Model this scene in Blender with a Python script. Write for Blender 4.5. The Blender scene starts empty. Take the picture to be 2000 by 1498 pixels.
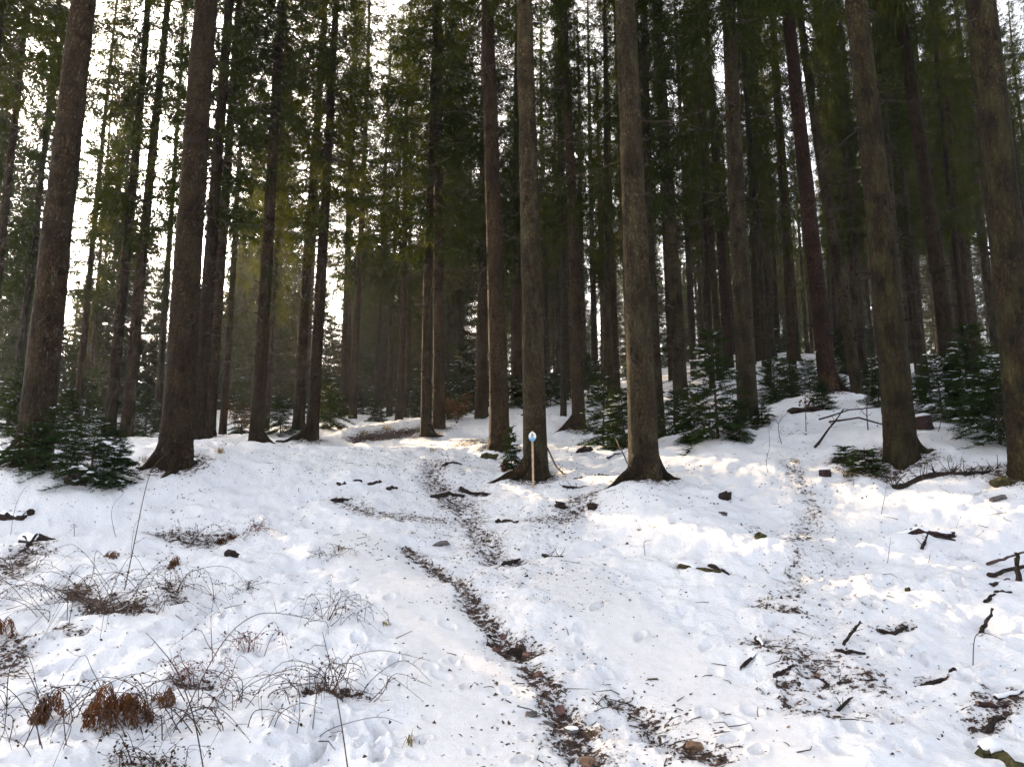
import bpy, bmesh, math, random
import numpy as np
from mathutils import Vector, Matrix

SC = bpy.context.scene
COL = SC.collection
R = math.radians
F_PX, CX, CY = 1503.0, 1000.0, 749.0
PITCH = R(9.6)
EYE = np.array([0.0, 0.0, 1.6])

# ------------------------------------------------------------------ camera
cd = bpy.data.cameras.new('camera')
cam = bpy.data.objects.new('camera', cd)
COL.objects.link(cam)
cam.location = EYE
cam.rotation_euler = (R(90) + PITCH, 0, 0)
cd.sensor_width = 36.0
cd.lens = F_PX / 2000 * 36.0
cd.clip_start, cd.clip_end = 0.05, 2000
SC.camera = cam

# ------------------------------------------------------------------ light
SUN_EL, SUN_AZ = R(21.0), R(-34.0)         # azimuth from +Y, negative = left
EXPOSURE = 3.22
w = bpy.data.worlds.new('World')
SC.world = w
w.use_nodes = True
nt = w.node_tree
bg = nt.nodes['Background']
sky = nt.nodes.new('ShaderNodeTexSky')
sky.sky_type = 'NISHITA'
sky.sun_disc = False
sky.sun_elevation = SUN_EL
sky.sun_rotation = SUN_AZ
sky.altitude = 500
sky.air_density = 0.55
sky.dust_density = 7.0
sky.ozone_density = 1.0
hs = nt.nodes.new('ShaderNodeHueSaturation')          # thin winter overcast: paler than a clear sky
hs.inputs['Saturation'].default_value = 0.55
nt.links.new(sky.outputs[0], hs.inputs['Color'])
wb = nt.nodes.new('ShaderNodeMix'); wb.data_type = 'RGBA'; wb.blend_type = 'MULTIPLY'   # the camera's warm white balance
wb.inputs[0].default_value = 1.0; wb.inputs[7].default_value = (1.0, 0.965, 0.90, 1)
nt.links.new(hs.outputs[0], wb.inputs[6]); nt.links.new(wb.outputs[2], bg.inputs[0])
bg.inputs[1].default_value = 0.10
sd = bpy.data.lights.new('sun', 'SUN')
sd.energy = 2.1
sd.angle = R(0.53)
sd.color = (1.0, 0.74, 0.44)
sun = bpy.data.objects.new('sun', sd)
COL.objects.link(sun)
sun_dir = Vector((math.sin(SUN_AZ) * math.cos(SUN_EL), math.cos(SUN_AZ) * math.cos(SUN_EL), math.sin(SUN_EL)))
sun.rotation_euler = sun_dir.to_track_quat('Z', 'Y').to_euler()
sun.location = (-20, 30, 40)

SC.view_settings.view_transform = 'Standard'
SC.view_settings.look = 'None'
SC.view_settings.exposure = EXPOSURE
SC.view_settings.gamma = 1.0
SC.view_settings.use_curve_mapping = False
SC.render.engine = 'CYCLES'
cy = SC.cycles
cy.use_denoising = True
cy.max_bounces = 5
cy.diffuse_bounces = 3
cy.glossy_bounces = 1
cy.transmission_bounces = 3
cy.transparent_max_bounces = 4
cy.volume_bounces = 0
cy.sample_clamp_indirect = 6.0
cy.use_adaptive_sampling = True
cy.adaptive_threshold = 0.02
cy.caustics_reflective = False
cy.caustics_refractive = False

HAZE_DENSITY = 0.0005

# ------------------------------------------------------------------ projection helpers
def ray(px, py):
    u = (px - CX) / F_PX
    v = (CY - py) / F_PX
    d = np.array([u, math.cos(PITCH) - v * math.sin(PITCH), math.sin(PITCH) + v * math.cos(PITCH)])
    return d / d[1]                        # scaled so that y == 1

def at_depth(px, py, Y):
    return EYE + ray(px, py) * Y

# ------------------------------------------------------------------ noise (numpy)
_perm = np.random.RandomState(7).permutation(512)
_ang = np.random.RandomState(8).rand(512) * 2 * np.pi
def _h(ix, iy, s):
    return _perm[(ix + _perm[(iy + s * 37) & 511]) & 511]
def perlin(x, y, s=0):
    x = np.asarray(x, float); y = np.asarray(y, float)
    ix = np.floor(x).astype(np.int64); iy = np.floor(y).astype(np.int64)
    fx = x - ix; fy = y - iy
    u = fx * fx * fx * (fx * (fx * 6 - 15) + 10); v = fy * fy * fy * (fy * (fy * 6 - 15) + 10)
    def g(a, b):
        t = _ang[_h(ix + a, iy + b, s)]
        return np.cos(t) * (fx - a) + np.sin(t) * (fy - b)
    n0 = g(0, 0) * (1 - u) + g(1, 0) * u
    n1 = g(0, 1) * (1 - u) + g(1, 1) * u
    return (n0 * (1 - v) + n1 * v) * 1.45
def sstep(a, b, x):
    t = np.clip((x - a) / (b - a), 0, 1)
    return t * t * (3 - 2 * t)

# ------------------------------------------------------------------ trees seen in the photograph
# (base px, base py, width px, depth m, px where the axis leaves the top of the frame or None, kind, label)
TREES = [
 (63, 918, 56, 14.5, 163, 'brown', 'thick brown spruce trunk rising behind the snow-flecked spruce bush'),
 (18, 845, 14, 33, None, 'grey', 'slim dark spruce between the left picture edge and the thick brown trunk'),
 (148, 835, 13, 38, None, 'brown', 'slim dark spruce just behind the bush, first beside the thick brown trunk'),
 (170, 818, 8, 50, None, 'brown', 'very thin far spruce standing between two slim dark trunks behind the bush'),
 (198, 800, 7, 55, None, 'grey', 'thinnest hazy spruce trunk in the pale misty gap behind the bush'),
 (213, 850, 20, 28, None, 'brown', 'left one of two close dark spruces in front of the misty gap'),
 (246, 860, 21, 28, None, 'brown', 'right one of two close dark spruces in front of the misty gap'),
 (306, 842, 13, 40, None, 'grey', 'slim grey spruce tucked left behind the thick dark trunk with snowy root stones'),
 (343, 898, 54, 15, 412, 'dark', 'thick dark spruce with snow-capped root lumps at its foot'),
 (383, 862, 26, 24, 452, 'dark', 'spruce hidden close behind the thick dark trunk with a root bulging right'),
 (407, 858, 21, 27, None, 'brown', 'reddish brown spruce directly right of the thick dark pair'),
 (434, 856, 13, 38, None, 'brown', 'slim spruce trunk standing alone right of the reddish brown spruce'),
 (499, 880, 25, 24, 555, 'brown', 'spruce with low green boughs and a dark root snaking right over the snow'),
 (520, 842, 11, 40, None, 'brown', 'slim spruce half hidden behind the trunk with low green boughs'),
 (583, 845, 20, 30, None, 'brown', 'pale brown spruce just behind the knotty trunk with the left-reaching root'),
 (609, 860, 22, 26.5, 655, 'brown', 'knotty spruce with one big root reaching left over the snow'),
 (667, 812, 11, 42, None, 'brown', 'leftmost of three slim spruces standing in a close trio behind the bank'),
 (677, 812, 11, 44, None, 'brown', 'middle of three slim spruces standing in a close trio behind the bank'),
 (689, 815, 14, 38, None, 'brown', 'rightmost and thickest of the close trio behind the bank'),
 (733, 806, 9, 48, None, 'grey', 'thin hazy spruce beside the sunlit yellow undergrowth'),
 (760, 816, 11, 44, None, 'grey', 'hazy spruce standing right of the sunlit yellow undergrowth'),
 (779, 825, 14, 38, None, 'brown', 'pale brown spruce on the bank, thicker of a close pair'),
 (793, 820, 9, 46, None, 'brown', 'pale brown spruce on the bank, thinner of a close pair'),
 (832, 860, 19, 28, 848, 'brown', 'spruce at the end of the dark bank with a root forking right'),
 (857, 838, 22, 29, 858, 'brown', 'spruce with a drooping green bough beside the orange beech shrub'),
 (940, 815, 22, 33, None, 'brown', 'spruce between the orange beech shrub and the trunk with a snowy stone'),
 (976, 878, 35, 20, 960, 'brown', 'straight spruce with a snow-capped mossy stone at its foot'),
 (1010, 785, 18, 36, None, 'brown', 'far spruce seen between the two nearest central trunks'),
 (1046, 936, 42, 16.6, 1033, 'olive', 'stout spruce directly behind the round trail sign on its post'),
 (1091, 778, 10, 50, None, 'grey', 'thin far spruce just right of the trunk behind the sign'),
 (1107, 792, 16, 38, None, 'brown', 'spruce touching the left side of the one with spreading roots'),
 (1130, 836, 23, 26, 1102, 'brown', 'spruce on a snowy rise with roots spreading to the left'),
 (1163, 768, 13, 45, None, 'grey', 'slim far spruce in the gap left of the large young spruce'),
 (1205, 775, 14, 42, None, 'brown', 'slim far spruce rising from behind the large young spruce'),
 (1258, 942, 51, 15, 1229, 'olive', 'thickest central spruce with mossy roots running down the bank'),
 (1290, 872, 20, 24, 1256, 'olive', 'spruce half hidden right behind the thickest central trunk'),
 (1332, 836, 27, 24, 1292, 'olive', 'olive brown spruce just left of the tall young spruce'),
 (1383, 705, 12, 45, None, 'grey', 'slim far spruce rising behind the tip of the tall young spruce'),
 (1424, 722, 18, 36, 1376, 'red', 'reddish spruce behind the tall young spruce'),
 (1463, 830, 35, 19, 1419, 'olive', 'mossy spruce whose foot is wrapped by the tall young spruce boughs'),
 (1483, 708, 15, 42, None, 'dark', 'dark spruce close behind the mossy trunk with wrapped foot'),
 (1506, 692, 16, 42, None, 'grey', 'grey spruce, thicker of a far pair above the row of young spruces'),
 (1519, 690, 10, 50, None, 'grey', 'grey spruce, thinner of a far pair above the row of young spruces'),
 (1550, 702, 22, 34, None, 'olive', 'olive spruce standing over the row of snow-flecked young spruces'),
 (1620, 770, 31, 21, 1530, 'red', 'leaning red-barked pine with a flared foot on the snowy slope'),
 (1682, 812, 21, 25, 1565, 'olive', 'leaning slim spruce just right of the red-barked pine'),
 (1680, 750, 16, 36, None, 'olive', 'straight spruce behind the leaning slim spruce'),
 (1762, 910, 52, 14.5, 1672, 'moss', 'thick mossy furrowed spruce beside the cut stump'),
 (1777, 815, 18, 28, None, 'olive', 'spruce close behind the thick mossy furrowed trunk'),
 (1781, 720, 12, 44, None, 'grey', 'slim spruce on the slope above the cut stump'),
 (1802, 705, 12, 46, None, 'grey', 'slim spruce with a dark foot on the open snowy slope'),
 (1870, 815, 29, 22, 1762, 'dark', 'dark leaning spruce rising out of the right-hand young spruces'),
 (1911, 699, 14, 42, None, 'olive', 'spruce on the crest behind the dark leaning spruce'),
 (1946, 689, 16, 38, None, 'olive', 'spruce on the crest next to the thick trunk at the right edge'),
 (2018, 937, 64, 12.5, 1912, 'moss', 'very thick mossy trunk cut off by the right picture edge'),
]

# ------------------------------------------------------------------ the lie of the land
ctrl = []
for (px, py, wp, Y, tp, kind, lab) in TREES:
    ctrl.append(at_depth(px, py, Y))
for px in (-600, 0, 500, 1000, 1500, 2000, 2600):
    for Y, z in ((0.5, -0.08), (2.5, -0.05), (5.3, 0.0), (7.5, 0.38), (10.5, 0.93)):
        u = (px - CX) / F_PX
        zz = z
        if px >= 1500: zz += 0.05 * (Y / 5) * (px - 1000) / 1000
        ctrl.append(np.array([u * Y * 0.98, Y, zz]))
for px, Y, z in ((200, 13.3, 1.55), (600, 13.4, 1.62), (900, 13.4, 1.55), (1100, 13.4, 1.55), (1500, 13.4, 1.7), (1800, 12.0, 1.62)):
    ctrl.append(np.array([(px - CX) / F_PX * Y, Y, z]))
for x, y, z in ((-60, 40, 5.6), (-45, 70, 7.0), (-100, 110, 9), (-40, 130, 10), (0, 80, 12.5), (0, 130, 17), (45, 60, 14.5), (60, 100, 22),
                (90, 60, 19), (110, 130, 28), (-150, 60, 7), (-30, 14, 1.7), (30, 14, 2.6), (-40, 0, 0.2), (40, 0, 1.2), (0, -30, -2.5),
                (-60, -60, -5), (60, -60, -4), (0, -110, -9), (0, 200, 20), (-150, 200, 10), (170, 200, 32), (-200, 0, 2), (200, 0, 8), (-200, -150, -12), (200, -150, -10)):
    ctrl.append(np.array([x, y, z]))
ctrl = np.array(ctrl)
def _U(r2):
    return 0.5 * r2 * np.log(r2 + 1e-9)
def _tps(P, lam):
    n = len(P)
    d2 = ((P[:, None, :2] - P[None, :, :2]) ** 2).sum(-1)
    A = np.zeros((n + 3, n + 3))
    A[:n, :n] = _U(d2) + lam * np.eye(n)
    A[:n, n] = 1; A[:n, n + 1:] = P[:, :2]
    A[n:, :n] = A[:n, n:].T
    b = np.zeros(n + 3); b[:n] = P[:, 2]
    return np.linalg.solve(A, b)
TPS = _tps(ctrl, 1.2)
def land(x, y):
    x = np.atleast_1d(np.asarray(x, float)); y = np.atleast_1d(np.asarray(y, float))
    out = np.empty(x.shape)
    for s in range(0, len(x), 40000):
        a, b = x[s:s + 40000], y[s:s + 40000]
        d2 = (a[:, None] - ctrl[None, :, 0]) ** 2 + (b[:, None] - ctrl[None, :, 1]) ** 2
        out[s:s + 40000] = _U(d2) @ TPS[:-3] + TPS[-3] + TPS[-2] * a + TPS[-1] * b
    return out

def on_land(px, py):
    """Where the line of sight through a photograph pixel meets the land."""
    d = ray(px, py)
    ys = np.concatenate([np.arange(3.0, 40, 0.1), np.arange(40, 120, 0.5)])
    g = EYE[2] + d[2] * ys - land(d[0] * ys, ys)
    k = np.nonzero(g < 0)[0]
    if len(k) == 0: return np.array([d[0] * 45, 45.0])
    i = max(k[0], 1)
    t = g[i - 1] / (g[i - 1] - g[i])
    Y = ys[i - 1] + (ys[i] - ys[i - 1]) * t
    return np.array([d[0] * Y, Y])

def lines(pts):
    return np.array([on_land(*p) for p in pts])
def seg_dist(x, y, P):
    best = np.full(x.shape, 1e9)
    for a, b in zip(P[:-1], P[1:]):
        ab = b - a
        t = np.clip(((x - a[0]) * ab[0] + (y - a[1]) * ab[1]) / (ab @ ab + 1e-9), 0, 1)
        best = np.minimum(best, np.hypot(x - a[0] - t * ab[0], y - a[1] - t * ab[1]))
    return best

# bare litter streaks: polyline in the photo, half width m, strength
LITTER = [(lines(p), wd, s) for p, wd, s in [
 ([(800, 1060), (850, 1090), (900, 1140), (940, 1190), (985, 1235)], 0.15, 0.86),
 ([(985, 1235), (1015, 1255)], 0.24, 1.0),
 ([(1030, 1290), (1055, 1325), (1085, 1365), (1110, 1395)], 0.15, 0.85),
 ([(1110, 1395), (1125, 1440), (1150, 1490), (1190, 1560)], 0.22, 0.8),
 ([(1200, 1350), (1260, 1375), (1290, 1400)], 0.16, 0.72),
 ([(1270, 1420), (1330, 1455)], 0.1, 0.7),
 ([(1340, 1462), (1400, 1490)], 0.14, 0.85),
 ([(1480, 1180), (1560, 1195)], 0.16, 0.72),
 ([(1545, 1060), (1560, 1110), (1540, 1170)], 0.16, 0.42),
 ([(1490, 1255), (1560, 1290), (1600, 1320), (1690, 1340)], 0.3, 0.6),
 ([(1530, 1325), (1560, 1400), (1660, 1410)], 0.18, 0.5),
 ([(850, 935), (880, 965), (915, 985)], 0.4, 0.68),
 ([(660, 970), (720, 1000), (830, 1000)], 0.35, 0.6),
 ([(915, 985), (940, 1030), (970, 1075)], 0.26, 0.66),
 ([(970, 1080), (1010, 1075)], 0.16, 0.8),
 ([(850, 900), (850, 935)], 0.35, 0.6),
 ([(900, 945), (950, 955)], 0.2, 0.8),
 ([(1060, 1010), (1130, 985), (1160, 965)], 0.35, 0.62),
 ([(700, 860), (760, 855), (815, 848)], 0.42, 1.5),
 ([(910, 870), (940, 860)], 0.7, 0.8),
 ([(1590, 990), (1570, 1020), (1560, 1060)], 0.2, 0.45),
 ([(1540, 900), (1560, 940), (1590, 990)], 0.2, 0.45),
 ([(150, 1150), (200, 1180), (265, 1195)], 0.24, 1.15),
 ([(320, 1140), (350, 1180)], 0.12, 0.8),
 ([(130, 1220), (160, 1235)], 0.12, 0.7),
 ([(60, 1080), (20, 1130)], 0.25, 0.8),
 ([(30, 1240), (0, 1300)], 0.25, 0.8),
 ([(320, 1045), (400, 1055), (440, 1050)], 0.3, 0.75),
 ([(600, 1370), (700, 1370)], 0.10, 0.85),
 ([(350, 1325), (410, 1320)], 0.13, 0.75),
 ([(240, 1480), (330, 1490)], 0.12, 0.6),
 ([(1660, 905), (1730, 925)], 0.5, 0.85),
 ([(1870, 930), (1980, 935)], 0.35, 0.8),
 ([(1720, 1228), (1770, 1225)], 0.07, 0.9),
 ([(1930, 1420), (1970, 1370)], 0.2, 0.8),
 ([(1810, 1340), (1840, 1330)], 0.08, 0.95),
 ([(1330, 1115), (1420, 1128)], 0.12, 0.75),
 ([(1640, 1080), (1700, 1400)], 0.5, 0.22),
]]
# trodden, dirt-specked snow
TROD = [(lines(p), wd, s) for p, wd, s in [
 ([(860, 880), (880, 960), (950, 1050), (1050, 1150)], 1.3, 0.8),
 ([(620, 900), (760, 900), (900, 900)], 1.6, 0.6),
 ([(1050, 880), (1150, 920)], 1.5, 0.5),
 ([(1540, 880), (1590, 1000), (1540, 1180), (1580, 1330), (1650, 1400)], 0.55, 0.5),
 ([(1030, 1250), (1100, 1400), (1200, 1520)], 0.75, 0.6),
 ([(1200, 1340), (1350, 1470)], 0.5, 0.6),
 ([(700, 850), (800, 840)], 2.0, 0.8),
 ([(1100, 1000), (1180, 940)], 0.9, 0.7),
]]
# slick, pressed snow of the path
SLICK = [(lines(p), wd) for p, wd in [
 ([(700, 1060), (780, 1120), (860, 1220), (900, 1330), (960, 1498), (1000, 1600)], 0.55),
 ([(1120, 1140), (1260, 1240), (1400, 1380), (1500, 1500)], 0.5),
]]
# raised banks and hollows: polyline, half width, height
BANKS = [(lines(p), wd, hh) for p, wd, hh in [
 ([(1225, 985), (1300, 1015), (1400, 1055), (1480, 1085)], 0.8, 0.22),
 ([(900, 945), (930, 1030), (1000, 1080), (1090, 1060), (1150, 1000)], 0.9, -0.16),
 ([(800, 1060), (900, 1140), (1000, 1245), (1100, 1395), (1170, 1520)], 0.28, -0.045),
 ([(1250, 1370), (1330, 1455)], 0.2, -0.04),
 ([(0, 952), (90, 958), (170, 985)], 0.6, 0.22),
 ([(0, 1085), (110, 1075), (240, 1058)], 0.5, 0.16),
 ([(1770, 1075), (1900, 1075), (2000, 1050)], 0.5, 0.15),
 ([(180, 880), (240, 900)], 0.8, -0.1),
 ([(1790, 860), (1900, 870)], 1.2, 0.25),
 ([(690, 852), (750, 846), (815, 838)], 0.7, 0.42),
]]
TREE_XY = np.array([at_depth(px, py, Y)[:2] for (px, py, wp, Y, tp, k, l) in TREES if Y < 32])

rng = np.random.RandomState(21)
PRINTS = []
for (px, py) in [(1740, 1140), (1800, 1140), (1880, 1100), (1885, 1124), (1882, 1137), (1875, 1150), (1725, 1172), (1797, 1285), (1745, 1280), (1885, 1340),
                 (1890, 1330), (1700, 1185), (1805, 1175), (1745, 1420), (1780, 1480), (1650, 1480), (1905, 1300), (1840, 1185), (1660, 1165), (1620, 1180),
                 (545, 1430), (590, 1475), (640, 1435), (715, 1450), (740, 1470), (470, 1190), (440, 1200), (410, 1185), (180, 1310), (110, 1290), (60, 1255),
                 (450, 1265), (545, 1305), (620, 1330), (1250, 1230), (1140, 1270), (1180, 1300), (1130, 1215), (1170, 1180), (1590, 1130), (1630, 1110),
                 (1440, 1420), (1380, 1390), (1470, 1390), (660, 1420), (735, 1425), (620, 1460), (840, 1310), (770, 1300), (700, 1250), (760, 1170)]:
    p = on_land(px, py)
    PRINTS.append((p[0], p[1], rng.uniform(-0.6, 0.6), rng.uniform(0.10, 0.17), rng.uniform(0.05, 0.075), rng.uniform(0.035, 0.07)))
for _ in range(150):
    px, py = rng.uniform(20, 1980), rng.uniform(985, 1490)
    p = on_land(px, py)
    s = rng.uniform(0.5, 1.0)
    PRINTS.append((p[0], p[1], rng.uniform(-1.5, 1.5), 0.12 * s, 0.07 * s, rng.uniform(0.015, 0.045)))

def masks(x, y):
    lit = np.zeros(x.shape); tro = np.zeros(x.shape); sl = np.zeros(x.shape)
    near = (y > 2) & (y < 48) & (np.abs(x) < 40)
    xn, yn = x[near], y[near]
    wob = 1 + 0.45 * perlin(xn * 1.3, yn * 1.3, 3) + 0.35 * perlin(xn * 4, yn * 4, 4)
    l = np.zeros(xn.shape); t = np.zeros(xn.shape); s = np.zeros(xn.shape)
    for P, wd, st in LITTER:
        l = np.maximum(l, st * (1 - sstep(0.1, 1.7, seg_dist(xn, yn, P) / (wd * np.clip(wob, 0.3, 2)))))
    for P, wd, st in TROD:
        t = np.maximum(t, st * (1 - sstep(0.3, 1.3, seg_dist(xn, yn, P) / (wd * np.clip(wob, 0.5, 2)))))
    for P, wd in SLICK:
        s = np.maximum(s, 1 - sstep(0.5, 1.3, seg_dist(xn, yn, P) / wd))
    d = np.full(xn.shape, 1e9)
    for tx, ty in TREE_XY:
        d = np.minimum(d, np.hypot(xn - tx, yn - ty))
    l = np.maximum(l, 0.8 * (1 - sstep(0.35, 0.95, d)))
    t = np.maximum(t, 0.35 * (1 - sstep(0.5, 2.0, d)))
    # scattered thin spots everywhere
    sp = perlin(xn * 2.2, yn * 2.2, 11) + 0.6 * perlin(xn * 6.0, yn * 6.0, 12)
    l = np.maximum(l, 0.62 * sstep(0.78, 1.15, sp) * (1 - 0.9 * s))
    lit[near], tro[near], sl[near] = l, t, s
    far = y > 30
    tro[far] = np.maximum(tro[far], 0.45 * sstep(30, 44, y[far]))
    return lit, tro, sl

def ground_z(x, y, want=False):
    x = np.atleast_1d(np.asarray(x, float)); y = np.atleast_1d(np.asarray(y, float))
    z = land(x, y)
    for P, wd, hh in BANKS:
        z = z + hh * np.exp(-(seg_dist(x, y, P) / wd) ** 2)
    for tx, ty in TREE_XY:
        d = np.hypot(x - tx, y - ty)
        z = z + 0.10 * np.exp(-(d / 0.7) ** 2)
    lit, tro, sl = masks(x, y)
    rough = 1 - 0.75 * sl
    z = z + 0.10 * perlin(x * 0.45, y * 0.45, 1) + 0.065 * rough * perlin(x * 1.1, y * 1.1, 2)
    r = np.hypot(x, y)
    nearf = 1 - sstep(30, 60, r)
    z = z + rough * nearf * (0.052 * perlin(x * 2.6, y * 2.6, 5) + 0.022 * perlin(x * 6.5, y * 6.5, 6) + 0.009 * perlin(x * 15, y * 15, 9) - 0.02 * sstep(0.25, 0.7, perlin(x * 4.1, y * 4.1, 16)))
    nn = perlin(x * 9, y * 9, 13)
    z = z - 0.03 * sstep(0.35, 0.8, lit + 0.25 * nn)
    z = z + 0.012 * sstep(0.5, 0.9, lit) * perlin(x * 19, y * 19, 14) * nearf
    for (fx, fy, a, ln, wd, dp) in PRINTS:
        k = np.nonzero((np.abs(x - fx) < 0.45) & (np.abs(y - fy) < 0.45))[0]
        if len(k) == 0: continue
        dx, dy = x[k] - fx, y[k] - fy
        u = dx * math.cos(a) + dy * math.sin(a); v = -dx * math.sin(a) + dy * math.cos(a)
        q = np.sqrt((u / wd) ** 2 + (v / ln) ** 2)
        dp = dp * 1.35
        z[k] += -dp * (1 - sstep(0.55, 1.0, q)) + 0.25 * dp * np.exp(-((q - 1.2) / 0.25) ** 2)
    if want: return z, lit, tro, sl
    return z
def gz(x, y): return float(ground_z([x], [y])[0])
def spot(px, py):
    p = on_land(px, py)
    return Vector((p[0], p[1], gz(p[0], p[1])))

# ------------------------------------------------------------------ object helpers
def tag(o, label=None, cat=None, group=None, kind=None):
    if label: o['label'] = label
    if cat: o['category'] = cat
    if group: o['group'] = group
    if kind: o['kind'] = kind
    return o
def empty(name, loc=(0, 0, 0), **k):
    o = bpy.data.objects.new(name, None)
    COL.objects.link(o); o.location = loc
    o.empty_display_size = 0.2
    return tag(o, **k)
def link(name, me, parent=None, **k):
    o = bpy.data.objects.new(name, me)
    COL.objects.link(o)
    if parent is not None: o.parent = parent
    return tag(o, **k)
class MB:
    def __init__(s): s.v = []; s.f = []
    def tube(s, pts, rad, n=5, cap=True):
        pts = [Vector(p) for p in pts]; b = len(s.v)
        prev = None
        for i, p in enumerate(pts):
            t = (pts[min(i + 1, len(pts) - 1)] - pts[max(i - 1, 0)])
            if t.length < 1e-9: t = Vector((0, 0, 1))
            t.normalize()
            if prev is None:
                a = t.orthogonal().normalized()
            else:
                a = (prev - t * prev.dot(t))
                a = a.normalized() if a.length > 1e-6 else t.orthogonal().normalized()
            prev = a; c = t.cross(a)
            r = rad[i] if isinstance(rad, (list, tuple)) else rad
            for k in range(n):
                th = 2 * math.pi * k / n
                s.v.append(tuple(p + (a * math.cos(th) + c * math.sin(th)) * r))
        for i in range(len(pts) - 1):
            for k in range(n):
                k2 = (k + 1) % n
                s.f.append((b + i * n + k, b + i * n + k2, b + (i + 1) * n + k2, b + (i + 1) * n + k))
        if cap:
            s.f.append(tuple(b + k for k in reversed(range(n))))
            e = b + (len(pts) - 1) * n
            s.f.append(tuple(e + k for k in range(n)))
    def quad(s, *p):
        b = len(s.v); s.v += [tuple(q) for q in p]; s.f.append(tuple(range(b, b + len(p))))
    def mesh(s, name, mat, smooth=False):
        me = bpy.data.meshes.new(name); me.from_pydata(s.v, [], s.f)
        if mat: me.materials.append(mat)
        if smooth: me.polygons.foreach_set('use_smooth', [True] * len(me.polygons))
        me.update(); return me
    def build(s, name, mat, parent=None, smooth=False, **k):
        return link(name, s.mesh(name, mat, smooth), parent, **k)
def tri_mesh(name, V, mat):
    """V: (n,3,3) triangle soup."""
    n = len(V); me = bpy.data.meshes.new(name)
    me.vertices.add(3 * n); me.loops.add(3 * n); me.polygons.add(n)
    me.vertices.foreach_set('co', V.reshape(-1).astype(np.float32))
    me.loops.foreach_set('vertex_index', np.arange(3 * n, dtype=np.int32))
    me.polygons.foreach_set('loop_start', np.arange(0, 3 * n, 3, dtype=np.int32))
    me.materials.append(mat); me.update(calc_edges=True)
    return me

# ------------------------------------------------------------------ materials
def mat(name):
    m = bpy.data.materials.new(name); m.use_nodes = True
    t = m.node_tree; b = t.nodes['Principled BSDF']
    return m, t, b
def N(t, kind, **k):
    n = t.nodes.new(kind)
    for a, v in k.items(): setattr(n, a, v)
    return n
def ramp(t, fac, stops):
    r = N(t, 'ShaderNodeValToRGB')
    while len(r.color_ramp.elements) < len(stops): r.color_ramp.elements.new(0.5)
    for e, (p, c) in zip(r.color_ramp.elements, stops):
        e.position = p; e.color = (*c, 1) if len(c) == 3 else c
    t.links.new(fac, r.inputs[0]); return r
def noise(t, vec, scale, detail=4, rough=0.55):
    n = N(t, 'ShaderNodeTexNoise'); n.inputs['Scale'].default_value = scale
    n.inputs['Detail'].default_value = detail; n.inputs['Roughness'].default_value = rough
    if vec is not None: t.links.new(vec, n.inputs['Vector'])
    return n
def mapping(t, vec, scale):
    m = N(t, 'ShaderNodeMapping'); m.inputs['Scale'].default_value = scale
    t.links.new(vec, m.inputs['Vector']); return m.outputs[0]
def mixc(t, fac, a, b, mode='MIX'):
    m = N(t, 'ShaderNodeMix', data_type='RGBA', blend_type=mode)
    if isinstance(fac, (int, float)): m.inputs[0].default_value = fac
    else: t.links.new(fac, m.inputs[0])
    for i, c in ((6, a), (7, b)):
        if isinstance(c, tuple): m.inputs[i].default_value = (*c, 1)
        else: t.links.new(c, m.inputs[i])
    return m.outputs[2]
def math_n(t, op, a, b=None, c=None, clamp=False):
    m = N(t, 'ShaderNodeMath', operation=op, use_clamp=clamp)
    for i, v in enumerate((a, b, c)):
        if v is None: continue
        if isinstance(v, (int, float)): m.inputs[i].default_value = v
        else: t.links.new(v, m.inputs[i])
    return m.outputs[0]
def bump(t, b, h, strength, dist):
    n = N(t, 'ShaderNodeBump'); n.inputs['Strength'].default_value = strength; n.inputs['Distance'].default_value = dist
    t.links.new(h, n.inputs['Height']); t.links.new(n.outputs[0], b.inputs['Normal'])

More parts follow.
